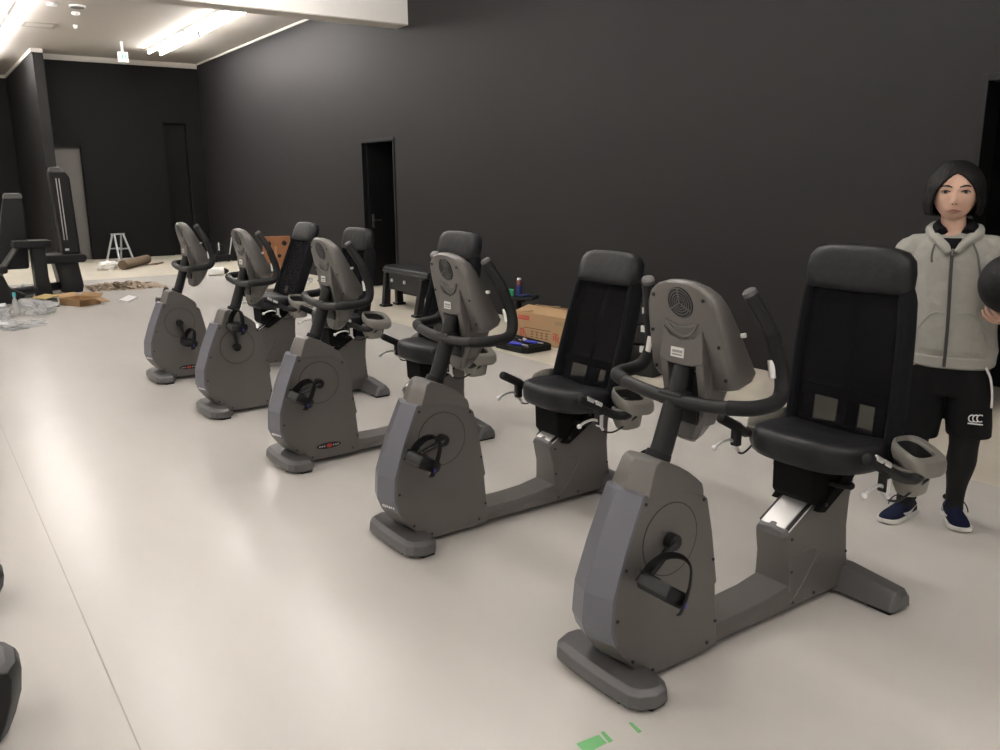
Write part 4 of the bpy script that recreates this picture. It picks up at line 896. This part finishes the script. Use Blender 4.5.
# zip, pocket seams, cords, cuffs
front = [(1.222, -.019, BY-.118), (1.18, -.018, BY-.121), (1.10, -.015, BY-.126), (1.0, -.010, BY-.128), (.90, -.006, BY-.136), (.80, -.004, BY-.140), (.735, -.003, BY-.132)]
bm = nb(); tube(bm, spline([(x, y, z) for z, x, y in front], 5), .0065, 8, flat=(.5, 1), up=(0, 1, 0)); obj('zip', bm, DKG, hoodie)
bm = nb(); box(bm, (-.023, BY-.134, 1.196), (-.013, BY-.126, 1.222)); obj('zip_puller', bm, mat('dull_zip', (.25, .25, .25), .4, .8), hoodie, bevel=.002)
for pts in ([(-.085, BY-.115, 1.238), (-.092, BY-.122, 1.20), (-.090, BY-.125, 1.165)], [(.052, BY-.115, 1.245), (.072, BY-.116, 1.20), (.088, BY-.112, 1.13), (.09, BY-.112, 1.10)]):
    bm = nb(); tube(bm, spline(pts, 5), .0042, 8); obj('drawstring', bm, mat('grey_cord', (.12, .118, .11), .9), hoodie)
for s in (-1, 1):
    bm = nb(); c = .006
    tube(bm, spline([(c+s*.135, BY-.085, .80), (c+s*.125, BY-.100, .88), (c+s*.075, BY-.122, .955), (c+s*.02, BY-.133, .958)], 5), .0032, 6); obj('pocket_seam', bm, HOOD, hoodie)
bm = nb(); loft(bm, [oval(.018, BY, .722, .158, .113), oval(.018, BY, .730, .168, .121), oval(.018, BY, .768, .169, .122), oval(.018, BY, .774, .163, .116)]); obj('hem_band', bm, HOOD, hoodie)
for c, d in (((-.237, .022, .79), (0, -.3, -1)), ((.252, -.07, .953), (-.4, -1, 0))):
    bm = nb(); c, d = V(c), V(d).normalized(); tube(bm, [c-d*.025, c-d*.02, c+d*.02, c+d*.024], [.034, .039, .037, .031], 16); obj('cuff', bm, HOOD, hoodie)

# ---- shorts, leggings
bm = nb()
loft(bm, [oval(.012, BY, .60, .155, .105), oval(.014, BY, .70, .158, .110), oval(.016, BY, .78, .150, .105)])
loft(bm, [oval(-.082, .045, .405, .086, .092), oval(-.080, .048, .46, .090, .095), oval(-.072, .06, .60, .092, .10), oval(-.06, BY, .72, .09, .10)])
loft(bm, [oval(.118, .06, .425, .088, .092), oval(.114, .06, .47, .090, .095), oval(.098, .065, .60, .092, .10), oval(.08, BY, .72, .09, .10)])
shorts = remeshed('shorts', bm, BLK, .006, P0, 3, .5)
bm = nb(); tube(bm, spline([(.150, BY-.08, .735), (.172, BY-.068, .69), (.186, BY-.055, .62), (.190, BY-.05, .56)], 5), .0055, 8, flat=(1, .7)); obj('white_piping', bm, WPRINT, shorts)
# three interlocked rings mark on the leg
for k in range(3):
    bm = nb(); cx_, cz_ = .122+k*.015, .521+k*.0015
    arc = [(cx_+.0125*math.cos(a), -.042+.0012*k+.03*(cx_-.12), cz_+.015*math.sin(a)) for a in [math.radians(50+26*j) for j in range(11)]]
    tube(bm, arc, .0026, 8); obj('leg_mark', bm, WPRINT, shorts)
bm = nb(); box(bm, (.108, -.0425, .496), (.164, -.0385, .501)); obj('leg_mark_bar', bm, WPRINT, shorts)
for pth in LEGP:
    bm = nb(); tube(bm, pth[5:25], [r+.007 for r in LEGR[5:25]], 18); obj('legging', bm, LEGM, P0)

# ---- shoes
def shoe(heel, toe):
    heel, toe = V(heel), V(toe); d = (toe-heel); L = d.length; d.normalize(); n = V((-d.y, d.x, 0))
    F = lambda u, v, z: heel+d*(u*L)+n*v+V((0, 0, z))
    st = [(0, .026, .055), (.03, .034, .075), (.15, .038, .088), (.27, .038, .088), (.36, .040, .078), (.50, .042, .066), (.65, .047, .056), (.80, .046, .047), (.92, .036, .040), (.985, .020, .033), (1.0, .008, .028)]
    bm = nb(); loft(bm, [[F(u, w_*math.cos(a)*(1 if math.sin(a) < 0 else .92), .018+max(-.0, 1)*(h-.018)*max(0, math.sin(a))**.75+.0*u) for a in [PI*k/14 for k in range(15)]]+[F(u, -w_, .012), F(u, w_, .012)] for u, w_, h in st]); up_ = obj('shoe', bm, NAVY, P0, sub=1, ang=80)
    bm = nb(); loft(bm, [[F(u, -w_-.003, .001+.012*max(0, u-.85)*4), F(u, -w_-.004, .022+.012*max(0, u-.85)*3), F(u, w_+.004, .022+.012*max(0, u-.85)*3), F(u, w_+.003, .001+.012*max(0, u-.85)*4)] for u, w_, h in [(-.02, .02, 0)]+st+[(1.02, .006, 0)]]); obj('sole', bm, SOLE, up_, bevel=.004)
    bm = nb()
    for k in range(5):
        u = .40+k*.065; h = .074-.0045*k*1.3
        tube(bm, [F(u, -.022, h-.010), F(u+.012, 0, h+.001), F(u, .022, h-.010)], .0032, 6)
    for s in (-1, 1): tube(bm, spline([F(.37, 0, .082), F(.38, s*.03, .092), F(.44, s*.045, .072), F(.47, s*.05, .05)], 4), .003, 6)
    obj('laces', bm, NAVY, up_)
    bm = nb(); tube(bm, [F(.16+.02*math.cos(a), .030*math.cos(a), .088+.006*math.sin(2*a)) for a in [2*PI*k/20 for k in range(20)]], .009, 8, closed=True); obj('ankle_collar', bm, BLK, up_)
    for s in (-1, 1):
        bm = nb(); tube(bm, spline([F(.60, s*.0425, .040), F(.48, s*.0425, .030), F(.36, s*.0418, .032), F(.20, s*.0395, .048), F(.06, s*.0375, .058)], 5), [.002+.007*math.sin(PI*min(1, k/14))**1 if k < 14 else .0022 for k in range(21)], 8, flat=(.35, 1), up=(n.x, n.y, 0)); obj('side_mark', bm, SOLE, up_)
shoe((-.070, .160, 0), (-.178, -.062, 0))
shoe((.078, .222, 0), (.140, -.020, 0))

# ---- black ball held against the hip by the arm
bm = nb(); bmesh.ops.create_uvsphere(bm, u_segments=32, v_segments=20, radius=.118); 
th_ = math.radians(-63); lx, ly, lz = .198, -.178, 1.102
bl = tag(obj('ball', bm, mat('black_ball', (.008, .008, .009), .6, spec=.3, bump=.2, bscale=200)), 'black ball tucked under the arm of the standing person', 'ball')
bl.location = (3.54+lx*math.cos(th_)-ly*math.sin(th_), 1.80+lx*math.sin(th_)+ly*math.cos(th_), lz)
